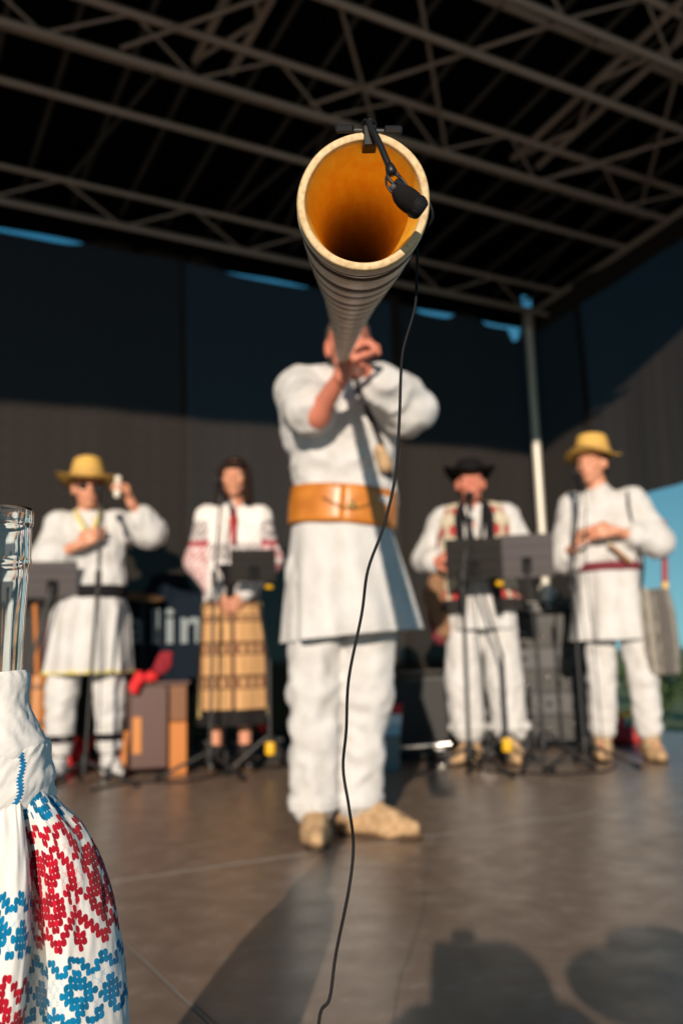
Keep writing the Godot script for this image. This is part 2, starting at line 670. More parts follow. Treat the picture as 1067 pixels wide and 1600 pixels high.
# hat: crown height h and radius r, brim radius br, lift turns the sides of the brim up; pinch dents the crown
func hat(root: Node3D, j: Dictionary, m: Material, band: Material, r: float, h: float, br: float, lift: float, pinch: float, up := 0.055) -> void:
	var b := head_basis(j)
	var prof := []
	for q in [[0.0, h * 0.97], [0.35, h], [0.62, h * 0.985], [0.8, h * 0.93], [0.88, h * 0.8], [0.93, h * 0.5], [1.0, 0.02]]:
		prof.append(Vector2(r * q[0], q[1]))
	for q in 7:
		var t := q / 6.0
		prof.append(Vector2(lerpf(r * 1.02, br, t), 0.006 - 0.012 * sin(t * PI)))
	prof.append(Vector2(br, -0.004))
	for q in 7:
		var t := q / 6.0
		prof.append(Vector2(lerpf(br, r * 0.99, t), 0.002 - 0.012 * sin((1.0 - t) * PI)))
	prof.append(Vector2(r * 0.97, 0.03))
	var warp := func(p: Vector3, a: float) -> Vector3:
		var rad := Vector2(p.x, p.z).length()
		if rad > r * 0.98:
			var t := (rad - r) / (br - r)
			p.y += lift * t * t * pow(absf(sin(a)), 1.5) - 0.02 * t * absf(cos(a)) * signf(lift + 0.001)
			p.y += 0.005 * sin(a * 3.0 + 1.0) * t
		else:
			var t := clampf(p.y / h - 0.45, 0.0, 1.0) / 0.55
			p.x *= 1.0 - pinch * t * (0.4 + 0.6 * maxf(cos(a), 0.0))
			if rad < r * 0.6:
				p.y -= pinch * 0.09
		p.z *= 1.12
		return p
	var o := part("hat", lathe(prof, 40, warp, Vector2(24, 60)), m, root, j.head + b * Vector3(0, up, -0.008), b)
	if band:
		var bp := [Vector2(r * 0.965, 0.05), Vector2(r * 1.005, 0.046), Vector2(r * 1.03, 0.012), Vector2(r * 0.99, 0.008)]
		part("hat_band", lathe(bp, 40, func(p: Vector3, _a: float) -> Vector3: return Vector3(p.x, p.y, p.z * 1.12)), band, o)

# ------------------------------------------------------------------ the scene
func _ready() -> void:
	# camera: 9.4 degrees up, turned 29 degrees towards the right-hand corner, held 1.6 degrees out of level
	var cam := Camera3D.new()
	cam.name = "camera"
	add_child(cam)
	var yaw := deg_to_rad(29.0)
	var pit := deg_to_rad(9.4)
	var rol := deg_to_rad(1.64)
	var fw := Vector3(sin(yaw) * cos(pit), sin(pit), -cos(yaw) * cos(pit))
	var rt := Vector3(cos(yaw), 0, sin(yaw))
	var uu := rt.cross(fw)
	var rt2 := rt * cos(rol) - uu * sin(rol)
	var up2 := uu * cos(rol) + rt * sin(rol)
	cam.transform = Transform3D(Basis(rt2, up2, -fw), Vector3(0, 0.6, 0))
	var lens := CameraAttributesPhysical.new()
	lens.frustum_focal_length = 21.0
	lens.frustum_focus_distance = 0.79
	lens.frustum_near = 0.05
	lens.frustum_far = 900.0
	lens.exposure_aperture = 2.7
	cam.attributes = lens
	cam.fov = 2.0 * rad_to_deg(atan(800.0 / 1400.0))
	cam.near = 0.05
	cam.far = 900.0
	cam.current = true
	# sky and exposure
	var we := WorldEnvironment.new()
	we.name = "environment"
	var env := Environment.new()
	env.background_mode = Environment.BG_SKY
	var sm := ProceduralSkyMaterial.new()
	sm.sky_top_color = lin(0.016, 0.165, 0.32)
	sm.sky_horizon_color = lin(0.28, 0.62, 0.69)
	sm.sky_curve = 0.12
	sm.ground_bottom_color = lin(0.05, 0.07, 0.04)
	sm.ground_horizon_color = lin(0.16, 0.24, 0.2)
	sm.sun_angle_max = 0.0
	env.sky = Sky.new()
	env.sky.sky_material = sm
	env.tonemap_mode = Environment.TONE_MAPPER_LINEAR
	env.tonemap_exposure = 1.08
	env.background_energy_multiplier = 0.85
	env.sdfgi_enabled = true
	env.ssao_enabled = true
	env.ssil_enabled = true
	we.environment = env
	add_child(we)
	# low evening sun behind the photographer's left shoulder
	var sun := DirectionalLight3D.new()
	sun.name = "sun"
	sun.light_color = Color(1.0, 0.93, 0.845)
	sun.light_energy = 1.58
	sun.light_angular_distance = 0.5
	sun.shadow_enabled = true
	add_child(sun)
	sun.look_at_from_position(Vector3.ZERO, SUN, Vector3.UP)

	make_materials()
	make_stage()
	make_roof()
	make_curtains()
	make_landscape()
	print("setting done ", Time.get_ticks_msec())
	make_horn()
	make_bottle()
	print("front done ", Time.get_ticks_msec())
	make_people()
	print("people done ", Time.get_ticks_msec())
	make_gear()
	print("gear done ", Time.get_ticks_msec())

func make_materials() -> void:
	var weave := weave_normal()
	var tri := {"uv1_triplanar": true, "normal_enabled": true, "normal_texture": weave, "normal_scale": 0.5, "uv1_scale": Vector3(9, 9, 9), "rim_enabled": true, "rim": 0.3, "rim_tint": 0.6}
	var cr := FastNoiseLite.new()
	cr.noise_type = FastNoiseLite.TYPE_SIMPLEX_SMOOTH
	cr.frequency = 0.011
	cr.seed = 90
	cr.fractal_type = FastNoiseLite.FRACTAL_RIDGED
	cr.fractal_octaves = 4
	cr.domain_warp_enabled = true
	cr.domain_warp_amplitude = 40.0
	var creased := NoiseTexture2D.new()
	creased.width = 512
	creased.height = 512
	creased.seamless = true
	creased.noise = cr
	creased.as_normal_map = true
	creased.bump_strength = 7.0
	var linen_c := noise_tex(256, 0.015, 91, [[0.2, Color(0.93, 0.925, 0.91)], [0.8, Color(1, 1, 1)]], 5)
	var linen_tri := {"uv1_triplanar": true, "normal_enabled": true, "normal_texture": creased, "normal_scale": 0.7, "albedo_texture": linen_c, "uv1_scale": Vector3(2.6, 1.5, 2.6), "rim_enabled": true, "rim": 0.3, "rim_tint": 0.6}
	var dark_tri := {"uv1_triplanar": true, "normal_enabled": true, "normal_texture": weave, "normal_scale": 0.5, "uv1_scale": Vector3(9, 9, 9), "metallic_specular": 0.2}
	mat("linen", Color(0.62, 0.615, 0.62), 0.9, linen_tri)
	mat("linen_cool", Color(0.62, 0.62, 0.63), 0.9, linen_tri)
	mat("wool_cream", Color(0.5, 0.42, 0.31), 0.95, tri)
	mat("black_cloth", Color(0.015, 0.014, 0.016), 0.9, dark_tri)
	mat("skirt_black", Color(0.02, 0.018, 0.018), 0.9, dark_tri)
	mat("dark_jacket", Color(0.03, 0.035, 0.045), 0.9, dark_tri)
	mat("sash_red", Color(0.16, 0.018, 0.03), 0.85, tri)
	mat("red_cloth", Color(0.62, 0.015, 0.02), 0.75, tri)
	mat("navy_cloth", Color(0.008, 0.014, 0.024), 0.85, dark_tri)
	mat("skin", Color(0.6, 0.27, 0.165), 0.5, {"subsurf_scatter_enabled": true, "subsurf_scatter_strength": 0.08})
	mat("skin_red", Color(0.58, 0.2, 0.13), 0.5, {"subsurf_scatter_enabled": true, "subsurf_scatter_strength": 0.08})
	var leather_n := noise_tex(256, 0.06, 8, [], 4, FastNoiseLite.TYPE_CELLULAR, true, 2.0)
	var suede_c := noise_tex(256, 0.02, 21, [[0.25, lin(0.34, 0.21, 0.105)], [0.75, lin(0.52, 0.35, 0.2)]])
	mat("suede", Color(1, 1, 1), 0.85, {"albedo_texture": suede_c, "uv1_triplanar": true, "uv1_scale": Vector3(5, 5, 5), "normal_enabled": true, "normal_texture": leather_n, "normal_scale": 0.4})
	var belt_c := noise_tex(256, 0.012, 22, [[0.25, lin(0.45, 0.145, 0.018)], [0.75, lin(0.58, 0.21, 0.03)]])
	mat("belt_leather", Color(1, 1, 1), 0.34, {"albedo_texture": belt_c, "uv1_triplanar": true, "uv1_scale": Vector3(3, 3, 3), "normal_enabled": true, "normal_texture": leather_n, "normal_scale": 0.25})
	mat("brass", Color(0.7, 0.48, 0.16), 0.28, {"metallic": 0.9})
	mat("chrome", Color(0.62, 0.6, 0.57), 0.22, {"metallic": 1.0})
	mat("black_metal", Color(0.014, 0.014, 0.015), 0.42)
	mat("black_plastic", Color(0.009, 0.009, 0.01), 0.42, {"metallic_specular": 0.4})
	mat("grey_plastic", Color(0.05, 0.05, 0.053), 0.55)
	mat("rubber", Color(0.008, 0.008, 0.009), 0.6, {"metallic_specular": 0.3})
	mat("yellow_plastic", Color(0.75, 0.42, 0.01), 0.45)
	mat("desk_black", Color(0.016, 0.014, 0.013), 0.55)
	mat("desk_grey", Color(0.1, 0.09, 0.095), 0.45)
	mat("straw", Color(1, 1, 1), 0.8, {"albedo_texture": straw_tex(), "heightmap_enabled": false})
	mat("felt_black", Color(0.01, 0.009, 0.01), 0.95, {"metallic_specular": 0.2})
	# floor: brown film-faced plywood, scuffed
	var fc := noise_tex(1024, 0.02, 31, [[0.15, lin(0.175, 0.12, 0.088)], [0.5, lin(0.21, 0.148, 0.11)], [0.72, lin(0.235, 0.17, 0.13)], [0.8, lin(0.3, 0.235, 0.19)], [0.83, lin(0.24, 0.175, 0.135)]], 7)
	var fr := noise_tex(1024, 0.011, 32, [[0.15, grey(0.31)], [0.5, grey(0.35)], [0.85, grey(0.41)]], 6)
	var fn := noise_tex(512, 0.09, 33, [], 3, FastNoiseLite.TYPE_SIMPLEX_SMOOTH, true, 1.2)
	mat("stage_ply", Color(1, 1, 1), 1.0, {"albedo_texture": fc, "roughness_texture": fr, "uv1_triplanar": true, "uv1_world_triplanar": true, "uv1_scale": Vector3(0.45, 0.45, 0.45), "normal_enabled": true, "normal_texture": fn, "normal_scale": 0.03, "metallic_specular": 0.55})
	mat("edge_strip", Color(0.42, 0.38, 0.34), 0.4, {"metallic": 0.6})
	mat("stage_edge", Color(0.03, 0.03, 0.03), 0.7)
	var ac := noise_tex(256, 0.02, 41, [[0.2, lin(0.28, 0.22, 0.18)], [0.8, lin(0.42, 0.34, 0.29)]], 5)
	mat("truss", Color(1, 1, 1), 0.45, {"albedo_texture": ac, "metallic": 0.35, "uv1_triplanar": true, "uv1_scale": Vector3(2, 2, 2)})
	mat("rafter", Color(0.07, 0.062, 0.055), 0.6, {"metallic": 0.3})
	mat("pole_paint", Color(0.62, 0.58, 0.5), 0.4, {"metallic": 0.2})
	mat("roof_black", Color(0.003, 0.003, 0.003), 0.95, {"metallic_specular": 0.1})
	# open-weave black mesh: a little of the sky behind it comes through
	var cm := mat("mesh_curtain", Color(0.036, 0.0295, 0.0255), 0.95, {"metallic_specular": 0.12, "normal_enabled": true, "normal_texture": weave, "normal_scale": 0.6, "uv1_scale": Vector3(1, 1, 1)})
	var ct := noise_tex(256, 0.02, 44, [[0.2, Color(0.82, 0.82, 0.82)], [0.8, Color(1, 1, 1)]], 4)
	cm.albedo_texture = ct
	cm.transparency = BaseMaterial3D.TRANSPARENCY_ALPHA
	cm.albedo_color.a = 0.988
	var thin := cm.duplicate() as StandardMaterial3D
	thin.resource_name = "mesh_curtain_thin"
	thin.albedo_color.a = 0.974
	mats["mesh_curtain_thin"] = thin

func straw_tex() -> ImageTexture:
	var s := 256
	var im := Image.create(s, s, false, Image.FORMAT_RGBA8)
	var rng := RandomNumberGenerator.new()
	rng.seed = 11
	for y in s:
		for x in s:
			var k := 0.5 + 0.5 * sin(x * TAU / 16.0 + (PI if int(y / 8) % 2 else 0.0))
			var l := 0.5 + 0.5 * sin(y * TAU / 8.0)
			var t := clampf(0.45 + 0.3 * k + 0.25 * l + rng.randf_range(-0.15, 0.15), 0, 1)
			im.set_pixel(x, y, lin(0.4, 0.21, 0.04).lerp(lin(0.72, 0.45, 0.11), t))
	return ImageTexture.create_from_image(im)

func make_stage() -> void:
	var fl := setting("stage_floor")
	# sheets of plywood, 2.46 m wide, with open joints
	var x0 := -4.34
	var z0 := -6.36
	var pm := block(Vector3(2.452, 0.03, 2.452), 0.003)
	var ph := block(Vector3(2.452, 0.03, 1.222), 0.003)
	for i in 4:
		part("floor_panel", ph, mats.stage_ply, fl, Vector3(x0 + 1.23 + 2.46 * i, -0.015, z0 + 0.615))
		for k in 2:
			part("floor_panel", pm, mats.stage_ply, fl, Vector3(x0 + 1.23 + 2.46 * i, -0.015, z0 + 2.46 + 2.46 * k))
	# aluminium edge strips in the joints of the stage modules, a touch proud of the boards
	part("edge_strip", block(Vector3(9.8, 0.02, 0.007), 0.002), mats.edge_strip, fl, Vector3(0.58, -0.0085, z0 + 3.69))
	for i in 3:
		part("edge_strip", block(Vector3(0.007, 0.02, 6.1), 0.002), mats.edge_strip, fl, Vector3(x0 + 2.46 * (i + 1), -0.0095, z0 + 3.07))
	part("skirt_board", block(Vector3(9.8, 0.95, 0.04), 0.004), mats.stage_edge, fl, Vector3(0.58, -0.52, -0.24))
	part("skirt_board", block(Vector3(0.04, 0.95, 6.0), 0.004), mats.stage_edge, fl, Vector3(5.45, -0.52, -3.3))
	part("deck", block(Vector3(9.8, 0.1, 6.12), 0.004), mats.stage_edge, fl, Vector3(0.58, -0.09, -3.3))

func roof_y(z: float) -> float:
	return 3.75 + 0.1 * (z + 6.0)

# lattice girder: chords through the given (y, z) points, diagonals zigzag between neighbours
func girder(root: Node3D, chords: Array, links: Array, x0: float, x1: float, step: float, rc: float, rb: float) -> void:
	var t := holder("truss", root)
	for c in chords:
		rod("chord", Vector3(x0, c.x, c.y), Vector3(x1, c.x, c.y), rc, mats.truss, t)
	for l in links:
		var a: Vector2 = chords[l[0]]
		var b: Vector2 = chords[l[1]]
		var n := int((x1 - x0) / step)
		for i in n:
			var xa := x0 + i * step
			if i % 2 == 0:
				rod("brace", Vector3(xa, a.x, a.y), Vector3(xa + step, b.x, b.y), rb, mats.truss, t)
			else:
				rod("brace", Vector3(xa, b.x, b.y), Vector3(xa + step, a.x, a.y), rb, mats.truss, t)

func make_roof() -> void:
	var r := thing("stage_roof", "black tent roof over the stage on bare aluminium lattice girders", "roof")
	var xl := -4.3
	var xr := 5.42
	# membrane, sagging a little between the rafters, with thickness
	var top := func(u: float, v: float) -> Vector3:
		var x := lerpf(xl - 0.1, xr + 0.12, u)
		var z := lerpf(-6.2, 0.32, v)
		return Vector3(x, roof_y(z) + 0.24 - 0.02 * absf(sin(u * 14.0 * PI)) * sin(v * PI), z)
	part("membrane", sheet(84, 10, top), mats.roof_black, r)
	part("membrane_top", sheet(84, 10, func(u: float, v: float) -> Vector3: return top.call(u, v) + Vector3(0, 0.012, 0)), mats.roof_black, r)
	# flaps that hang from the roof's edges
	part("rear_flap", sheet(60, 3, func(u: float, v: float) -> Vector3: return Vector3(lerpf(xl, xr, u), lerpf(roof_y(-6.15) + 0.24, 3.615, v), -6.16 + 0.015 * sin(u * 70.0) * v)), mats.roof_black, r)
	part("side_flap", sheet(40, 3, func(u: float, v: float) -> Vector3:
		var z := lerpf(-6.16, 0.3, u)
		return Vector3(xr + 0.11 + 0.012 * sin(u * 50.0) * v, lerpf(roof_y(z) + 0.24, roof_y(z) - 0.16, v), z)), mats.roof_black, r)
	# purlins that run back to front under the membrane
	for i in 29:
		var x := 0.92 + 0.345 * (i - 15)
		if x > xl and x < xr:
			rod("rafter", Vector3(x, roof_y(-6.1) + 0.13, -6.1), Vector3(x, roof_y(-0.5) + 0.16, -0.5), 0.017, mats.rafter, r)
	# girders across the stage
	girder(r, [Vector2(3.79, -5.66), Vector2(3.74, -6.0), Vector2(3.63, -5.82)], [[0, 2], [1, 2]], xl, xr, 0.45, 0.02, 0.008)
	girder(r, [Vector2(3.9, -4.43), Vector2(4.0, -4.2), Vector2(4.02, -4.62)], [[0, 1], [0, 2]], xl, xr, 0.42, 0.024, 0.0085)
	girder(r, [Vector2(4.02, -3.22), Vector2(4.16, -3.02), Vector2(4.16, -3.42)], [[0, 1], [0, 2]], xl, xr, 0.42, 0.024, 0.0085)
	girder(r, [Vector2(4.2, -1.6), Vector2(4.34, -1.4), Vector2(4.34, -1.8)], [[0, 1], [0, 2]], xl, xr, 0.8, 0.034, 0.014)
	girder(r, [Vector2(4.4, -0.5), Vector2(4.47, -0.4), Vector2(4.47, -0.6)], [[0, 1], [0, 2]], xl, xr, 0.8, 0.034, 0.014)
	# single beams between them
	for z in [-4.87, -3.63, -2.4]:
		rod("beam", Vector3(xl, roof_y(z), z), Vector3(xr, roof_y(z), z), 0.024, mats.truss, r)
	# lattice girders from back to front
	for x in [1.68, 3.98, -1.0]:
		var t := holder("truss", r)
		for dx in [-0.11, 0.11]:
			rod("chord", Vector3(x + dx, roof_y(-4.4) + 0.08, -4.4), Vector3(x + dx, roof_y(0.1) + 0.12, 0.1), 0.024, mats.truss, t)
		for i in 11:
			var za := -4.4 + 0.4 * i
			var sg := -0.11 if i % 2 == 0 else 0.11
			rod("brace", Vector3(x + sg, roof_y(za) + 0.08, za), Vector3(x - sg, roof_y(za + 0.4) + 0.09, za + 0.4), 0.014, mats.truss, t)
	# slanting wind braces
	for q in [[1.15, 2.2], [2.3, 3.3], [3.3, 2.3], [4.2, 5.1], [5.1, 4.2], [2.75, 1.75]]:
		rod("wind_brace", Vector3(q[0], roof_y(-4.4) + 0.02, -4.4), Vector3(q[1], roof_y(-3.2) + 0.02, -3.25), 0.012, mats.truss, r)
		rod("wind_brace", Vector3(q[0], roof_y(-5.7) + 0.05, -5.7), Vector3(q[0] + (q[1] - q[0]) * 0.25, roof_y(-4.45) + 0.05, -4.5), 0.013, mats.rafter, r)
	# the right-hand edge beam
	rod("beam", Vector3(xr, roof_y(-6.0) - 0.02, -6.0), Vector3(xr, roof_y(0.1), 0.1), 0.034, mats.truss, r)
	# the corner pole
	var p := thing("corner_pole", "pale round aluminium pole in the back corner of the stage", "pole", Vector3(5.25, 0, -5.9))
	rod("shaft", Vector3(0, 0.012, 0), Vector3(0, 3.62, 0), 0.037, mats.pole_paint, p)
	part("base_plate", block(Vector3(0.22, 0.012, 0.22), 0.003), mats.pole_paint, p, Vector3(0, 0.0065, 0))
	rod("collar", Vector3(0, 1.1, 0), Vector3(0, 1.2, 0), 0.045, mats.pole_paint, p)
	rod("head_sleeve", Vector3(0, 3.5, 0), Vector3(0, 3.68, 0), 0.048, mats.truss, p)
	var p2 := thing("corner_pole", "thick grey aluminium pole at the open front corner of the stage", "pole", Vector3(5.3, 0, -0.2))
	rod("shaft", Vector3(0, 0.012, 0), Vector3(0, 4.3, 0), 0.045, mats.pole_paint, p2)
	part("base_plate", block(Vector3(0.24, 0.012, 0.24), 0.003), mats.pole_paint, p2, Vector3(0, 0.0065, 0))

# a hanging panel of mesh between two points of the wall; y0 bottom, sag(u) lowers its top
func panel(root: Node3D, a: Vector2, b: Vector2, ytop: float, yb0: float, yb1: float, sag: Callable, ph: float, slope := 0.0, thin := false) -> void:
	var d := b - a
	var n := Vector2(-d.y, d.x).normalized()
	var len_ := d.length()
	var nu := int(len_ * 34.0)
	var f := func(u: float, v: float) -> Vector3:
		var s := u * len_
		var t := ytop + slope * u - float(sag.call(u))
		var bot := lerpf(yb0, yb1, u)
		var w := 0.014 * sin(s * 5.0 + ph) + 0.005 * sin(s * 13.0 + ph * 2.3) + 0.0015 * sin(s * 44.0 - ph)
		w *= 0.55 + 0.6 * v
		w += 0.02 * sin(v * 5.0 + s * 2.0 + ph)
		var p := a + d * u + n * w
		return Vector3(p.x, lerpf(t, bot, v), p.y)
	part("panel", sheet(nu, 22, f, Vector2(len_ * 9.0, 30.0)), mats.mesh_curtain_thin if thin else mats.mesh_curtain, root)

func make_curtains() -> void:
	var c := thing("back_curtain", "black mesh curtain hung in panels across the back of the stage", "curtain")
	var none := func(_u: float) -> float: return 0.0
	# the top edge droops between its ties and leaves slits of sky under the roof


	panel(c, Vector2(-4.2, -6.08), Vector2(-1.3, -6.08), 3.62, 0.0, 0.0, none, 0.4)
	panel(c, Vector2(-1.34, -6.05), Vector2(0.3, -6.05), 3.62, 0.0, 0.0, none, 1.4)
	panel(c, Vector2(0.26, -6.08), Vector2(2.1, -6.08), 3.635, 0.0, 0.0, func(u: float) -> float: return 0.085 * exp(-pow(absf(u - 0.36) / 0.26, 6.0)) + 0.05 * exp(-pow(absf(u - 0.8) / 0.02, 2.0)), 2.0)
	panel(c, Vector2(2.06, -6.05), Vector2(3.95, -6.05), 3.635, 0.0, 0.0, func(u: float) -> float: return 0.085 * exp(-pow(absf(u - 0.38) / 0.25, 6.0)) + 0.07 * exp(-pow(absf(u - 0.02) / 0.015, 2.0)), 3.3, 0.0, true)
	panel(c, Vector2(3.91, -6.08), Vector2(5.42, -6.08), 3.62, 0.0, 0.0, func(u: float) -> float: return 0.075 * exp(-pow(absf(u - 0.3) / 0.14, 6.0)) + 0.075 * exp(-pow(absf(u - 0.74) / 0.12, 6.0)) + 0.17 * exp(-pow(absf(u - 0.88) / 0.04, 4.0)), 4.1)
	var s := thing("side_curtain", "black mesh curtain on the right side of the stage, with a raised hem", "curtain")
	panel(s, Vector2(5.43, -6.05), Vector2(5.43, -5.42), 3.72, 0.0, 0.0, none, 0.7, 0.06)
	panel(s, Vector2(5.4, -5.46), Vector2(5.4, -3.9), 3.78, 1.8, 1.84, none, 2.2, 0.16, true)
	panel(s, Vector2(5.43, -3.94), Vector2(5.43, -2.4), 3.92, 1.86, 1.8, none, 3.1, 0.15)

func make_landscape() -> void:
	var rng := RandomNumberGenerator.new()
	rng.seed = 77
	var gc := noise_tex(512, 0.02, 61, [[0.2, lin(0.05, 0.075, 0.02)], [0.8, lin(0.11, 0.13, 0.04)]], 5)
	var gm := mat("grass", Color(1, 1, 1), 0.95, {"albedo_texture": gc, "uv1_triplanar": true, "uv1_world_triplanar": true, "uv1_scale": Vector3(0.3, 0.3, 0.3)})
	var g := setting("ground")
	part("lawn", sheet(60, 60, func(u: float, v: float) -> Vector3:
		var x := (u - 0.5) * 800.0
		var z := (v - 0.5) * 800.0
		var far := maxf(0.0, Vector2(x, z).length() - 30.0)
		return Vector3(x, -1.05 + minf(far, 200.0) * 0.004 * (1.0 + sin(x * 0.02)), z)), gm, g)
	var pv := setting("bounce_pavement")  # unseen pale ground, added to bounce warm fill onto the stage
	var pc := noise_tex(512, 0.02, 62, [[0.2, lin(0.46, 0.41, 0.35)], [0.8, lin(0.58, 0.52, 0.45)]], 6)
	part("bounce_paving", sheet(30, 20, func(u: float, v: float) -> Vector3: return Vector3(lerpf(-30.0, 32.0, u), -1.02, lerpf(-0.1, 34.0, v))), mat("bounce_paving", Color(1, 1, 1), 0.9, {"albedo_texture": pc, "uv1_triplanar": true, "uv1_world_triplanar": true, "uv1_scale": Vector3(0.4, 0.4, 0.4)}), pv)
	var hm := mat("hill_green", Color(0.05, 0.085, 0.05), 1.0)
	var h := setting("hill")
	part("slope", sheet(80, 8, func(u: float, v: float) -> Vector3:
		var a := lerpf(-0.4, 1.5, u)
		var rad := lerpf(420.0, 300.0, v)
		return Vector3(sin(a) * rad, -3.0 + (1.0 - v) * (5.0 + 2.0 * sin(u * 9.0) + 1.0 * sin(u * 23.0)), -cos(a) * rad)), hm, h)
	# bushes beyond the open side of the stage
	var leaf := SurfaceTool.new()
	leaf.begin(Mesh.PRIMITIVE_TRIANGLES)
	var lm := mat("leaves", Color(0.06, 0.1, 0.03), 0.8, {"backlight_enabled": true, "backlight": Color(0.1, 0.16, 0.04)})
	var bark := mat("tree_bark", Color(0.1, 0.075, 0.05), 0.95)
	var k := 0
	for q in [[17.0, 52.0, 1.3, 0.3], [19.0, 47.5, 1.45, 0.35], [22.0, 50.0, 1.55, 0.4], [21.0, 44.0, 1.2, 0.3], [26.0, 54.0, 1.6, 0.45], [30.0, 46.5, 1.7, 0.5]]:
		var a := deg_to_rad(q[1])
		var words: String = ["round low bush standing nearest the open side of the stage", "second leafy bush out from the open side of the stage", "broad green bush in the middle of the lawn beyond the stage", "smallest round bush on the lawn beyond the stage", "dark green bush far out on the lawn beyond the stage", "tallest and farthest bush on the lawn beyond the stage"][k]
		k += 1
		var t := thing("lawn_bush", words, "bush", Vector3(sin(a) * q[0], -1.0, -cos(a) * q[0]), 0.0, "bushes on the lawn")
		var hgt: float = q[2]
		var pts := [Vector3(0, -0.2, 0), Vector3(0.05, hgt * 0.3, 0.04), Vector3(-0.03, hgt * 0.7, 0)]
		part("trunk", tube(smooth_path(pts, 4), [0.16 * q[3], 0.15 * q[3], 0.14 * q[3], 0.13 * q[3], 0.12 * q[3], 0.1 * q[3], 0.08 * q[3], 0.06 * q[3], 0.04 * q[3]], 8), bark, t)
		var v := PackedVector3Array()
		var idx := PackedInt32Array()
		for c in 46:
			var dir := Vector3(rng.randfn(), rng.randfn() * 0.8, rng.randfn()).normalized() * pow(rng.randf(), 0.4)
			var cc := Vector3(0, hgt * 0.62, 0) + dir * Vector3(hgt * 0.34, hgt * 0.36, hgt * 0.34)
			for l in 34:
				var p := cc + Vector3(rng.randfn(), rng.randfn(), rng.randfn()) * hgt * 0.06
				var e1 := Vector3(rng.randfn(), rng.randfn(), rng.randfn()).normalized() * hgt * 0.028
				var e2 := Vector3(rng.randfn(), rng.randfn(), rng.randfn()).normalized() * hgt * 0.02
				var b := v.size()
				v.append_array([p - e1, p + e2, p + e1, p - e2])
				idx.append_array([b, b + 1, b + 2, b, b + 2, b + 3])
		part("crown", mesh_from(v, idx), lm, t)
	# rail along the open side
	var rl := thing("side_railing", "thin galvanised railing at the open right side of the stage", "railing", Vector3(5.46, 0, -4.6))
	rod("post", Vector3(0, -0.9, 0.02), Vector3(0, 0.34, 0.02), 0.021, mats.pole_paint, rl)
	rod("post", Vector3(0, -0.9, 1.6), Vector3(0, 0.34, 1.6), 0.021, mats.pole_paint, rl)
	rod("rail", Vector3(0, 0.33, 0.02), Vector3(0, 0.33, 1.6), 0.019, mats.pole_paint, rl)
	rod("strut", Vector3(0.012, 0.2, 0.05), Vector3(0.9, -0.95, 0.7), 0.018, mats.pole_paint, rl)

# ------------------------------------------------------------------ the horn and its clip-on microphone
const BELL := Vector3(0.385, 1.003, -0.637)
const MOUTH := Vector3(1.4635, 1.630, -2.6025)

func horn_r(s: float) -> float:
	var k := [[0.0, 0.0597], [0.05, 0.0588], [0.2, 0.0555], [0.4, 0.0485], [0.6, 0.041], [0.9, 0.035], [1.3, 0.029], [2.45, 0.0165]]
	for i in k.size() - 1:
		if s <= k[i + 1][0]:
			return lerpf(k[i][1], k[i + 1][1], (s - k[i][0]) / (k[i + 1][0] - k[i][0]))
	return 0.0165

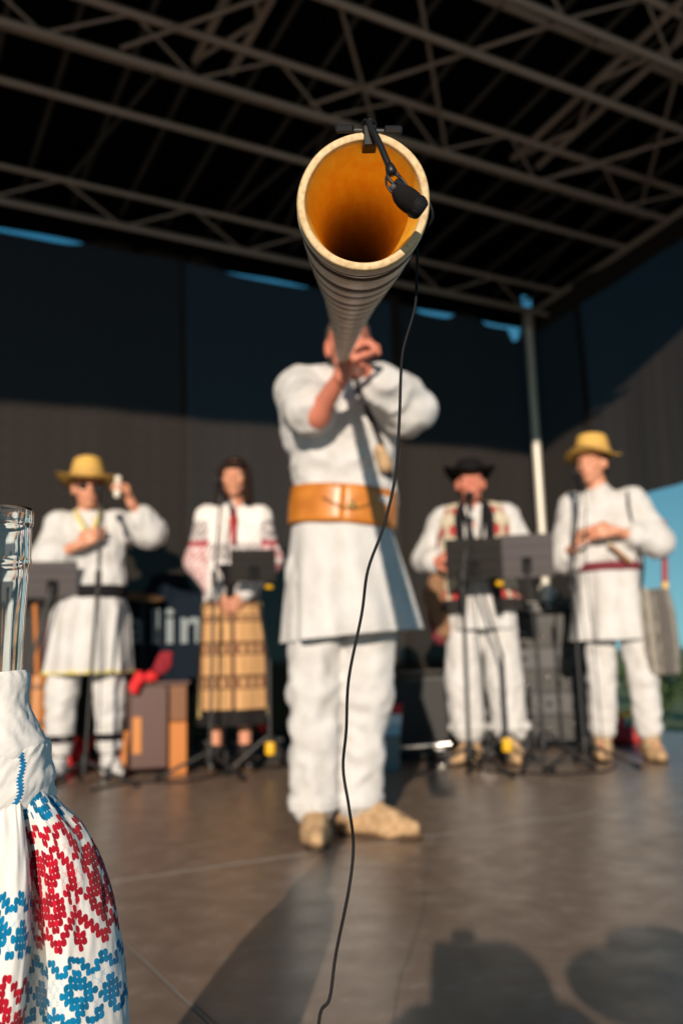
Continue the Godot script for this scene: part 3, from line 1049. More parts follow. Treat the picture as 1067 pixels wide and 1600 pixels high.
func make_horn() -> void:
	var y := (MOUTH - BELL).normalized()
	var x := y.cross(Vector3.UP).normalized()
	var z := x.cross(y)
	var len_ := (MOUTH - BELL).length()
	var root := thing("wooden_horn", "long wooden shepherd's horn wound with bark rings, its amber bell in front", "horn")
	root.transform = Transform3D(Basis(x, y, z), BELL)
	var bark_c := noise_tex(512, 0.02, 71, [[0.15, lin(0.6, 0.42, 0.28)], [0.45, lin(0.74, 0.56, 0.4)], [0.85, lin(0.8, 0.66, 0.5)]], 5)
	var bark_n := noise_tex(512, 0.03, 72, [], 5, FastNoiseLite.TYPE_SIMPLEX_SMOOTH, true, 3.0)
	var bm := mat("horn_bark", Color(1, 1, 1), 0.4, {"albedo_texture": bark_c, "normal_enabled": true, "normal_texture": bark_n, "normal_scale": 0.35, "uv1_scale": Vector3(0.7, 9, 1)})
	var rim_c := noise_tex(256, 0.03, 73, [[0.2, lin(0.5, 0.35, 0.18)], [0.5, lin(0.64, 0.46, 0.25)], [0.8, lin(0.72, 0.54, 0.31)]], 5)
	var rm := mat("horn_rim", Color(1, 1, 1), 0.6, {"albedo_texture": rim_c, "normal_enabled": true, "normal_texture": bark_n, "normal_scale": 0.25, "uv1_triplanar": true, "uv1_scale": Vector3(14, 14, 14)})
	var bore_c := noise_tex(512, 0.012, 74, [[0.15, lin(0.93, 0.49, 0.045)], [0.5, lin(0.96, 0.57, 0.06)], [0.85, lin(0.97, 0.65, 0.09)]], 5)
	var vm := mat("horn_varnish", Color(1, 1, 1), 0.38, {"albedo_texture": bore_c, "uv1_scale": Vector3(3.0, 1.4, 1), "clearcoat_enabled": true, "clearcoat": 0.35, "clearcoat_roughness": 0.25, "normal_enabled": true, "normal_texture": bark_n, "normal_scale": 0.1})
	# hand-carved: the opening is a little out of round
	var wob := func(p: Vector3, a: float) -> Vector3:
		var near := 1.0 - clampf(p.y / 0.4, 0.0, 1.0)
		var k := 1.0 + near * (0.012 * sin(a * 2.0 + 0.6) + 0.006 * sin(a * 3.0) + 0.003 * sin(a * 7.0 + p.y * 90.0))
		return Vector3(p.x * k, p.y, p.z * k)
	# outer wall
	var prof := []
	var n := 60
	for i in n + 1:
		var s := len_ * (1.0 - float(i) / n)
		prof.append(Vector2(horn_r(s) - (0.0028 if s < 0.05 else 0.0085), maxf(s, 0.005)))
	part("tube", lathe(prof, 56, wob, Vector2(1, 6)), bm, root)
	# bore, thinner towards the mouth
	var inner := []
	for i in 41:
		var s: float = 0.0025 + pow(float(i) / 40.0, 1.6) * (len_ - 0.02)
		var t := clampf(s / 0.02, 0.0, 1.0)
		inner.append(Vector2(horn_r(s) * lerpf(0.885, 0.42, clampf(s / 0.42, 0, 1)) - 0.0012 * t - (0.0009 if s > 0.035 else 0.0), s))
	inner.append(Vector2(0.001, len_ - 0.015))
	part("bore", lathe(inner, 64, wob, Vector2(1, 3)), vm, root)
	# rim of bare wood with eased edges
	var ro := 0.0600
	var ri := 0.0524
	var rim := [Vector2(ro - 0.0004, 0.016), Vector2(ro, 0.011), Vector2(ro, 0.003), Vector2(ro - 0.0008, 0.0009), Vector2(ro - 0.0022, 0.0), Vector2(ri + 0.0016, 0.0), Vector2(ri + 0.0004, 0.0008), Vector2(ri, 0.0026), Vector2(ri - 0.0006, 0.006)]
	part("rim", lathe(rim, 72, wob), rm, root)
	# wound rings: each laps over the next one behind it
	var s0 := 0.0175
	var k := 0
	var dark := mat("horn_dark_band", Color(0.1, 0.06, 0.038), 0.5)
	while s0 < len_ - 0.1:
		var w: float = [0.012, 0.034][k] if k < 2 else lerpf(0.066, 0.085, s0 / len_) * (1.0 + 0.22 * sin(k * 3.7))
		var p := []
		var swell := 0.0095 if k > 1 else (0.0045 if k == 0 else 0.003)
		for i in 19:
			var t := 0.5 + 0.5 * cos(PI * i / 18.0)
			var s := s0 + w * t
			p.append(Vector2(horn_r(s) - (0.003 if k < 2 else 0.0075) + swell * sqrt(maxf(0.0, 1.0 - pow(2.0 * t - 1.0, 2.0))), s))
		var tilt := 0.007 * sin(k * 2.1)
		var lean := func(q: Vector3, a: float) -> Vector3:
			var r: Vector3 = wob.call(q, a)
			return r + Vector3(0, tilt * sin(a + k), 0)
		part("ring", lathe(p, 48, lean), bm, root)
		s0 += w
		# dark raised band between two rings
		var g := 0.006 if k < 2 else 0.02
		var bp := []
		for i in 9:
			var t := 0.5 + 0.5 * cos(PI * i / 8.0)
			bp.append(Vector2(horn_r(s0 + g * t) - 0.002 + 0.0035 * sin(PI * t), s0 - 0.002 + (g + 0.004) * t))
		part("dark_band", lathe(bp, 48, lean), dark, root)
		s0 += g
		k += 1
	part("mouthpiece", lathe([Vector2(0.012, len_ + 0.02), Vector2(0.0175, len_ + 0.012), Vector2(0.0175, len_ - 0.02), Vector2(0.019, len_ - 0.06)], 24), rm, root)

	# clip-on microphone
	var mroot := thing("clip_microphone", "small black gooseneck microphone clamped to the rim of the wooden horn", "microphone")
	mroot.transform = root.transform
	var bl: Material = mats.black_plastic
	var clamp := part("clamp", block(Vector3(0.0125, 0.026, 0.0035), 0.0008), bl, mroot, Vector3(0.0062, 0.009, 0.0487), Basis.from_euler(Vector3(0.04, 0, 0)))
	part("clamp_jaw", block(Vector3(0.0125, 0.026, 0.004), 0.0008), bl, clamp, Vector3(0, 0, 0.0137))
	part("clamp_bridge", block(Vector3(0.0105, 0.0045, 0.017), 0.0008), bl, clamp, Vector3(0, -0.0152, 0.0068))
	part("clamp_post", tube([Vector3(0.0, -0.012, 0.012), Vector3(0.0, -0.013, 0.021)], 0.0036, 10), bl, clamp)
	# the thumb screw bar with two flat wings
	part("screw_bar", tube([Vector3(-0.018, 0.002, 0.0625), Vector3(0.031, 0.002, 0.0605)], 0.0017, 8), mats.grey_plastic, mroot)
	for s in [[-0.0155, 0.0635, 0.0], [0.0275, 0.0612, 0.05]]:
		var wing := block(Vector3(0.0165, 0.0055, 0.0072), 0.0016)
		part("wing", wing, mats.black_plastic, mroot, Vector3(s[0], 0.001, s[1]), Basis.from_euler(Vector3(0.2, s[2], -0.05)))
	part("hook", tube(smooth_path([Vector3(0.001, 0.003, 0.058), Vector3(0.0005, 0.0, 0.0665), Vector3(0.0025, -0.004, 0.0692), Vector3(0.0045, -0.005, 0.0665)], 4), 0.0013, 6), bl, mroot)
	part("hook", tube(smooth_path([Vector3(0.0105, 0.003, 0.058), Vector3(0.0115, 0.0, 0.066), Vector3(0.0095, -0.004, 0.0685), Vector3(0.0075, -0.005, 0.0665)], 4), 0.0013, 6), bl, mroot)
	# gooseneck with its wound ribs
	var path := smooth_path([Vector3(0.0052, -0.003, 0.0575), Vector3(0.0052, -0.008, 0.0655), Vector3(0.0078, -0.015, 0.0578), Vector3(0.0125, -0.0235, 0.0455), Vector3(0.0172, -0.032, 0.031), Vector3(0.0205, -0.0372, 0.0205)], 16)
	var rad := []
	for i in path.size():
		rad.append(0.00265 + 0.00035 * (1.0 if i % 2 == 0 else -1.0))
	part("gooseneck", tube(path, rad, 12), bl, mroot)
	# yoke and holder
	part("yoke", tube([Vector3(0.0205, -0.0372, 0.0215), Vector3(0.0216, -0.0385, 0.0178), Vector3(0.0228, -0.0398, 0.0145), Vector3(0.0235, -0.0405, 0.0122)], [0.0034, 0.0045, 0.0048, 0.003], 12), bl, mroot)
	for s in [-1.0, 1.0]:
		part("yoke_arm", tube(smooth_path([Vector3(0.0226 + s * 0.0035, -0.0395, 0.0145), Vector3(0.0252 + s * 0.005, -0.0415, 0.0085), Vector3(0.0285 + s * 0.0045, -0.043, 0.004)], 4), 0.0016, 6), bl, mroot)
	part("holder", block(Vector3(0.0105, 0.007, 0.0052), 0.001), bl, mroot, Vector3(0.0292, -0.043, 0.0036), Basis.from_euler(Vector3(0.0, 0.6, 0.2)))
	part("loop_wire", tube(smooth_path([Vector3(0.0212, -0.0395, 0.0165), Vector3(0.0178, -0.0425, 0.0095), Vector3(0.0178, -0.0455, 0.003), Vector3(0.0205, -0.0472, -0.0025), Vector3(0.0232, -0.0475, -0.004)], 5), 0.0011, 6), bl, mroot)
	part("loop_wire", tube(smooth_path([Vector3(0.0238, -0.0395, 0.014), Vector3(0.0292, -0.0425, 0.0095), Vector3(0.0338, -0.044, 0.004), Vector3(0.0345, -0.044, -0.0006)], 5), 0.0012, 6), bl, mroot)
	# capsule under a foam windscreen, and its bare front end
	var ca := Vector3(0.0262, -0.0462, -0.0022)
	var cb := Vector3(0.0462, -0.0415, -0.0172)
	var cy := (ca - cb).normalized()
	var cx := cy.cross(Vector3(0, 1, 0)).normalized()
	var cbs := Basis(cx, cy, cx.cross(cy))
	var ln := (ca - cb).length()
	var foam_n := noise_tex(256, 0.14, 75, [], 2, FastNoiseLite.TYPE_CELLULAR, true, 8.0)
	var foam := mat("foam", Color(0.012, 0.0115, 0.012), 1.0, {"normal_enabled": true, "normal_texture": foam_n, "normal_scale": 1.0, "uv1_triplanar": true, "uv1_scale": Vector3(60, 60, 60), "metallic_specular": 0.2})
	var f := FastNoiseLite.new()
	f.frequency = 420.0
	f.seed = 4
	var fp := []
	for i in 15:
		var t := i / 14.0
		var hh := lerpf(ln + 0.004, ln * 0.36, t)
		fp.append(Vector2(0.0101 * pow(sin(clampf(t * 1.25 + 0.02, 0.0, 1.0) * PI / 2.0), 0.5), hh))
	var fo := part("windscreen", lathe(fp, 40, func(p: Vector3, _a: float) -> Vector3: return p * (1.0 + 0.03 * f.get_noise_3dv(p))), foam, mroot, cb, cbs)
	part("nub", tube([Vector3(0, ln + 0.0015, 0), Vector3(0, ln + 0.0055, 0), Vector3(0, ln + 0.007, 0)], [0.0034, 0.0032, 0.0016], 14), mats.grey_plastic, fo)
	var bp := [Vector2(0.0092, ln * 0.38), Vector2(0.0099, ln * 0.36), Vector2(0.0099, ln * 0.3), Vector2(0.0094, ln * 0.28), Vector2(0.0099, ln * 0.26), Vector2(0.0099, ln * 0.08), Vector2(0.0091, -0.0005), Vector2(0.0075, -0.0022), Vector2(0.0, -0.0028)]
	part("capsule", lathe(bp, 40), mats.rubber, mroot, cb, cbs)
	for i in 10:
		var a := TAU * i / 10.0
		part("slot_rib", block(Vector3(0.0016, ln * 0.14, 0.0012), 0.0003), bl, mroot, cb + cbs * Vector3(sin(a) * 0.0098, ln * 0.17, cos(a) * 0.0098), cbs * Basis(Vector3.UP, a))

	# its thin lead, hanging free to the stage floor
	var c := thing("microphone_cable", "thin black cable hanging from the horn's microphone down to the stage floor", "cable")
	var pts := [root.transform * Vector3(0.0062, 0.022, 0.062), root.transform * Vector3(0.035, 0.05, 0.05), root.transform * Vector3(0.066, 0.045, 0.0), Vector3(0.4640, 1.0, -0.6690), Vector3(0.4617, 0.9837, -0.6681), Vector3(0.4623, 0.9626, -0.6718), Vector3(0.4570, 0.9285, -0.6696), Vector3(0.4442, 0.8864, -0.6730), Vector3(0.4383, 0.8568, -0.6703), Vector3(0.4339, 0.8191, -0.6683), Vector3(0.4284, 0.7651, -0.6700), Vector3(0.4166, 0.7183, -0.6738), Vector3(0.4011, 0.6783, -0.6784), Vector3(0.3983, 0.6395, -0.6873), Vector3(0.3865, 0.5844, -0.6927), Vector3(0.3870, 0.5405, -0.7007), Vector3(0.3864, 0.5076, -0.7073), Vector3(0.3875, 0.4761, -0.7010), Vector3(0.3927, 0.4434, -0.7043), Vector3(0.3863, 0.4081, -0.7030), Vector3(0.3747, 0.3581, -0.7073), Vector3(0.3671, 0.3250, -0.7062), Vector3(0.3579, 0.3064, -0.7090), Vector3(0.35, 0.22, -0.7), Vector3(0.345, 0.1, -0.69), Vector3(0.36, 0.02, -0.67), Vector3(0.42, 0.0025, -0.62), Vector3(0.6, 0.0025, -0.58), Vector3(0.9, 0.0025, -0.5), Vector3(1.3, 0.0025, -0.48)]
	part("lead", tube(smooth_path(pts, 6), 0.0014, 8), mats.rubber, c)

# ------------------------------------------------------------------ bottle and embroidered towel
func stitch_image(w: int, h: int, bands: Array, seed_: int) -> Image:
	# bands: [first row, "red" or "blue", rows as strings]; one character is one stitch
	var cell := 16
	var im := Image.create(w * cell, h * cell, false, Image.FORMAT_RGBA8)
	var rng := RandomNumberGenerator.new()
	rng.seed = seed_
	for y in h * cell:
		for x in w * cell:
			var t := 0.5 + 0.25 * sin(x * TAU / 4.0) * sin(y * TAU / 4.0) + rng.randf_range(-0.2, 0.2)
			im.set_pixel(x, y, lin(0.66, 0.63, 0.6).lerp(lin(0.8, 0.78, 0.75), t))
	for b in bands:
		var rows: Array = b[2]
		var full := lin(0.66, 0.012, 0.035) if b[1] == "red" else lin(0.004, 0.25, 0.52)
		var pale := lin(0.72, 0.42, 0.42) if b[1] == "red" else lin(0.42, 0.55, 0.66)
		for r in rows.size():
			var row: String = rows[r]
			for cx in w:
				var ch := row[cx % row.length()]
				var at := Vector2i(cx * cell, (b[0] + r) * cell)
				if at.y + cell > h * cell:
					continue
				if ch == "#":
					var cc := full.lerp(Color(full.r * 0.75, full.g * 0.8, full.b * 0.8), rng.randf())
					for y in range(-1, cell + 1):
						for x in range(-1, cell + 1):
							var px := at.x + x
							var py := at.y + y
							if px < 0 or py < 0 or px >= w * cell or py >= h * cell:
								continue
							var u := (x + 0.5) / cell - 0.5
							var v := (y + 0.5) / cell - 0.5
							if pow(absf(u), 2.5) + pow(absf(v), 2.5) < 0.24 + rng.randf_range(-0.03, 0.03):
								var thread := 0.88 + 0.12 * sin((x + y) * 1.6)
								im.set_pixel(px, py, Color(cc.r * thread, cc.g * thread, cc.b * thread))
				elif ch == "+":
					for y in cell:
						for x in cell:
							var u := absf((x + 0.5) / cell - 0.5)
							var v := absf((y + 0.5) / cell - 0.5)
							if absf(u - v) < 0.2 and rng.randf() < 0.8:
								im.set_pixel(at.x + x, at.y + y, pale)
	return im

const RED_ROWS := [
	"..........##.....",
	"##..##.####.##..#",
	".####.##.##..####",
	"..##..#...##..##.",
	"....###.+.###....",
	".####.##.+.##.###",
	"######.##.##.####",
	"##.###..##..#####",
	"######.+##+.##.##",
	".####.+.##.+.####",
	"..##..+###+..####",
	".####.##.##.#####",
	"######.#.#.######",
	"##.###.+#+..##.##",
	"######.###..#####",
	".####.##.##..####",
	"#.##.##.#.##..##.",
	"##..##.###.##..##",
	".####..###..####.",
	"..##....#....##.."]
const BLUE_ROWS := [
	"##...####...##...",
	".##.##..##.####.#",
	"..###.##.###..###",
	".+.+.####.+.+.+.+",
	"+.+.######.+.##.+",
	".+.###..###.####.",
	"+.+.######.######",
	".#.+.####.+.####.",
	"####..##..##.##.#",
	"#..####.####..###"]

func towel_mat(key: String, im: Image) -> StandardMaterial3D:
	var hgt := im.duplicate() as Image
	hgt.convert(Image.FORMAT_L8)
	for y in hgt.get_height():
		for x in hgt.get_width():
			var g := hgt.get_pixel(x, y).r
			var hv := (0.75 if g < 0.62 else 0.35) + 0.1 * sin(x * TAU / 4.0) * sin(y * TAU / 4.0)
			hgt.set_pixel(x, y, grey(hv))
	hgt.convert(Image.FORMAT_RGBA8)
	hgt.bump_map_to_normal_map(3.0)
	return mat(key, Color(1, 1, 1), 0.95, {"albedo_texture": ImageTexture.create_from_image(im), "normal_enabled": true, "normal_texture": ImageTexture.create_from_image(hgt), "normal_scale": 0.6, "metallic_specular": 0.15, "backlight_enabled": true, "backlight": Color(0.12, 0.11, 0.1), "rim_enabled": true, "rim": 0.25})

func catmull(a: Array, t: float) -> Variant:
	var f := clampf(t, 0.0, 1.0) * (a.size() - 1)
	var i := mini(int(f), a.size() - 2)
	var u := f - i
	var p0 = a[maxi(i - 1, 0)]
	var p3 = a[mini(i + 2, a.size() - 1)]
	return a[i].cubic_interpolate(a[i + 1], p0, p3, u)

# a hanging tail: rows of cross-sections [height, [Vector2(x, z) ...]] from top to bottom
func tail(rows: Array, cells: Vector2, crease: float, seed_: int, nu := 130, nv := 110) -> ArrayMesh:
	var f := FastNoiseLite.new()
	f.frequency = 1.0
	f.seed = seed_
	f.fractal_octaves = 3
	return sheet(nu, nv, func(u: float, v: float) -> Vector3:
		var y := lerpf(rows[0][0], rows[rows.size() - 1][0], v)
		var i := 0
		while i < rows.size() - 2 and y < rows[i + 1][0]:
			i += 1
		var k: float = (rows[i][0] - y) / (rows[i][0] - rows[i + 1][0])
		var pts := []
		for q in [maxi(i - 1, 0), i, i + 1, mini(i + 2, rows.size() - 1)]:
			pts.append(catmull(rows[q][1], u))
		var p: Vector2 = pts[1].cubic_interpolate(pts[2], pts[0], pts[3], k)
		var w := f.get_noise_3d(p.x * 38.0, y * 9.0, u * 3.0) * crease + f.get_noise_3d(p.x * 80.0, y * 16.0, 4.0) * crease * 0.18
		var dir := p.normalized()
		p += dir * w
		return Vector3(p.x, y + 0.004 * f.get_noise_2d(u * 6.0, v * 2.0), p.y), cells)

func make_bottle() -> void:
	var at := Vector3(0.118, 0, -0.855)
	var b := thing("glass_bottle", "large clear glass bottle with flared neck, standing on the stage front", "bottle", at, -7.9)
	var glass := mat("glass", Color(0.93, 0.96, 0.95), 0.02, {"refraction_enabled": true, "refraction_scale": 0.05})
	glass.albedo_color.a = 0.0
	var o := [Vector2(0.0262, 0.7455), Vector2(0.0288, 0.7448), Vector2(0.0297, 0.742), Vector2(0.0297, 0.731), Vector2(0.0288, 0.7285), Vector2(0.0284, 0.727), Vector2(0.0283, 0.700), Vector2(0.0289, 0.698), Vector2(0.0289, 0.694), Vector2(0.0279, 0.692), Vector2(0.0268, 0.675), Vector2(0.0252, 0.65), Vector2(0.0238, 0.61), Vector2(0.0238, 0.57), Vector2(0.028, 0.53), Vector2(0.04, 0.49), Vector2(0.058, 0.45), Vector2(0.074, 0.41), Vector2(0.082, 0.36), Vector2(0.084, 0.3), Vector2(0.084, 0.03), Vector2(0.08, 0.008), Vector2(0.07, 0.001), Vector2(0.0, 0.001)]
	var i := [Vector2(0.0, 0.014), Vector2(0.068, 0.014), Vector2(0.079, 0.03), Vector2(0.0795, 0.3), Vector2(0.0775, 0.36), Vector2(0.0695, 0.41), Vector2(0.0538, 0.45), Vector2(0.036, 0.49), Vector2(0.0238, 0.53), Vector2(0.0196, 0.57), Vector2(0.0196, 0.61), Vector2(0.0208, 0.65), Vector2(0.0224, 0.675), Vector2(0.0236, 0.7), Vector2(0.0238, 0.73), Vector2(0.0242, 0.742), Vector2(0.0262, 0.7455)]
	o.append_array(i)
	part("body", lathe(o, 72, func(p: Vector3, a: float) -> Vector3:
		var k := 1.0 + 0.006 * sin(a * 5.0 + p.y * 20.0) + 0.004 * sin(a * 9.0 + 1.0)
		return Vector3(p.x * k, p.y, p.z * k)), glass, b)
	# embroidered towel tied round the neck
	var t := thing("embroidered_towel", "white towel with red and blue cross-stitch, knotted round the glass bottle's neck", "towel", at, -7.9)
	# upper wrap
	var f := FastNoiseLite.new()
	f.frequency = 1.0
	f.seed = 9
	f.fractal_octaves = 3
	var plain := stitch_image(24, 12, [], 3)
	var wrap_m := towel_mat("towel_wrap", plain)
	wrap_m.uv1_scale = Vector3(1.1, 0.6, 1)
	wrap_m.normal_scale = 1.0
	var up := [Vector2(0.0255, 0.590), Vector2(0.0275, 0.5955), Vector2(0.0300, 0.5935), Vector2(0.0308, 0.585), Vector2(0.0318, 0.565), Vector2(0.037, 0.552), Vector2(0.0435, 0.540), Vector2(0.0478, 0.532), Vector2(0.0475, 0.524), Vector2(0.044, 0.518)]
	part("upper_wrap", lathe(fill(up, 5), 120, func(p: Vector3, a: float) -> Vector3:
		var w := 0.002 * f.get_noise_3d(sin(a) * 1.2, p.y * 34.0 + sin(a) * 0.8, cos(a) * 1.2) - 0.0007 * pow(1.0 - absf(f.get_noise_3d(sin(a) * 1.6 + 3.0, p.y * 60.0 + sin(a) * 2.5, cos(a) * 1.6)), 6.0)
		var k := 1.0 + w / 0.03
		return Vector3(p.x * k, p.y + 0.004 * sin(a + 0.6), p.z * k), Vector2(3, 12)), wrap_m, t)
	# lower wrap with the stitched wavy line
	var lw := stitch_image(40, 16, [], 6)
	var line := lin(0.012, 0.17, 0.38)
	for y in lw.get_height():
		var vv := float(y) / lw.get_height()
		var cx := lw.get_width() * (0.07 + 0.012 * sin(vv * 5.2) + 0.003 * sin(vv * 22.0))
		for x in range(int(cx) - 7, int(cx) + 7):
			if (vv > 0.08 and vv < 0.8) or vv > 0.86:
				var edge := absf(x - cx) + 2.0 * sin(y * 0.7)
				if edge < 5.0:
					lw.set_pixel(x, y, line)
	var low_m := towel_mat("towel_band", lw)
	var lo := [Vector2(0.040, 0.524), Vector2(0.0455, 0.5345), Vector2(0.0488, 0.5315), Vector2(0.0500, 0.522), Vector2(0.0528, 0.508), Vector2(0.0542, 0.494), Vector2(0.0532, 0.4862), Vector2(0.048, 0.4845), Vector2(0.04, 0.488)]
	part("lower_wrap", lathe_v(fill(lo, 5), 140, func(p: Vector3, a: float) -> Vector3:
		var w := 0.0026 * f.get_noise_3d(sin(a) * 1.2 + 7.0, p.y * 42.0 - sin(a) * 1.2, cos(a) * 1.2) - 0.0009 * pow(1.0 - absf(f.get_noise_3d(sin(a) * 1.6 + 9.0, p.y * 70.0 - sin(a) * 3.0, cos(a) * 1.6)), 6.0)
		var k := 1.0 + w / 0.045
		return Vector3(p.x * k, p.y + 0.0045 * sin(a - 0.5), p.z * k)), low_m, t)
	# right-hand tail
	var ra := [
		[0.497, [Vector2(0.004, 0.040), Vector2(0.010, 0.0435), Vector2(0.017, 0.0425), Vector2(0.024, 0.0375), Vector2(0.030, 0.0405), Vector2(0.038, 0.0355), Vector2(0.044, 0.026), Vector2(0.048, 0.012), Vector2(0.047, -0.006), Vector2(0.04, -0.02)]],
		[0.465, [Vector2(0.008, 0.048), Vector2(0.016, 0.048), Vector2(0.025, 0.040), Vector2(0.034, 0.044), Vector2(0.043, 0.055), Vector2(0.056, 0.052), Vector2(0.067, 0.040), Vector2(0.075, 0.022), Vector2(0.075, -0.004), Vector2(0.062, -0.025)]],
		[0.43, [Vector2(0.010, 0.058), Vector2(0.019, 0.055), Vector2(0.029, 0.046), Vector2(0.038, 0.052), Vector2(0.048, 0.068), Vector2(0.064, 0.067), Vector2(0.080, 0.055), Vector2(0.092, 0.034), Vector2(0.095, 0.004), Vector2(0.082, -0.025)]],
		[0.38, [Vector2(0.012, 0.066), Vector2(0.022, 0.060), Vector2(0.033, 0.052), Vector2(0.043, 0.060), Vector2(0.055, 0.077), Vector2(0.073, 0.075), Vector2(0.092, 0.062), Vector2(0.106, 0.040), Vector2(0.110, 0.008), Vector2(0.098, -0.022)]],
		[0.30, [Vector2(0.012, 0.072), Vector2(0.024, 0.064), Vector2(0.036, 0.057), Vector2(0.047, 0.066), Vector2(0.060, 0.082), Vector2(0.080, 0.079), Vector2(0.099, 0.065), Vector2(0.113, 0.044), Vector2(0.118, 0.012), Vector2(0.108, -0.02)]],
		[0.22, [Vector2(0.012, 0.076), Vector2(0.025, 0.068), Vector2(0.038, 0.060), Vector2(0.050, 0.070), Vector2(0.064, 0.085), Vector2(0.083, 0.082), Vector2(0.102, 0.068), Vector2(0.116, 0.046), Vector2(0.121, 0.014), Vector2(0.112, -0.02)]]]
	var ia := stitch_image(46, 56, [[0, "blue", BLUE_ROWS.slice(4, 8)], [4, "red", RED_ROWS], [25, "blue", BLUE_ROWS]], 14)
	part("right_tail", tail(ra, Vector2(1, 1), 0.0024, 5), towel_mat("towel_right", ia), t)
	# left-hand tail, in front
	var la := [
		[0.497, [Vector2(-0.030, 0.012), Vector2(-0.024, 0.03), Vector2(-0.012, 0.041), Vector2(0.002, 0.047), Vector2(0.014, 0.0485), Vector2(0.022, 0.046), Vector2(0.025, 0.038)]],
		[0.45, [Vector2(-0.054, 0.01), Vector2(-0.046, 0.038), Vector2(-0.028, 0.056), Vector2(-0.006, 0.067), Vector2(0.014, 0.072), Vector2(0.028, 0.068), Vector2(0.032, 0.054)]],
		[0.39, [Vector2(-0.069, 0.008), Vector2(-0.060, 0.042), Vector2(-0.038, 0.064), Vector2(-0.012, 0.078), Vector2(0.010, 0.085), Vector2(0.028, 0.082), Vector2(0.034, 0.064)]],
		[0.30, [Vector2(-0.076, 0.006), Vector2(-0.069, 0.044), Vector2(-0.046, 0.068), Vector2(-0.020, 0.082), Vector2(0.002, 0.09), Vector2(0.020, 0.087), Vector2(0.027, 0.068)]],
		[0.20, [Vector2(-0.080, 0.006), Vector2(-0.074, 0.045), Vector2(-0.050, 0.07), Vector2(-0.024, 0.085), Vector2(-0.002, 0.093), Vector2(0.015, 0.09), Vector2(0.022, 0.07)]]]
	var il := stitch_image(38, 56, [[13, "blue", BLUE_ROWS.slice(0, 9)], [24, "red", RED_ROWS]], 15)
	part("left_tail", tail(la, Vector2(1, 1), 0.004, 8, 90, 90), towel_mat("towel_left", il), t)

func fill(p: Array, sub: int) -> Array:
	var out := []
	for i in p.size() - 1:
		for s in sub:
			out.append((p[i] as Vector2).cubic_interpolate(p[i + 1], p[maxi(i - 1, 0)], p[mini(i + 2, p.size() - 1)], float(s) / sub))
	out.append(p[p.size() - 1])
	return out

# like lathe, with v running 0..1 down the whole profile
func lathe_v(prof: Array, seg: int, warp: Callable) -> ArrayMesh:
	var total := 0.0
	for j in range(1, prof.size()):
		total += (prof[j] - prof[j - 1]).length()
	return lathe(prof, seg, func(p: Vector3, a: float) -> Vector3: return warp.call(p, a), Vector2(1, 1.0 / total))

# where a part must stand to be tilted by some degrees about a point
func about(c: Vector3, deg: float) -> Vector3:
	return c - Basis(Vector3.BACK, deg_to_rad(deg)) * c

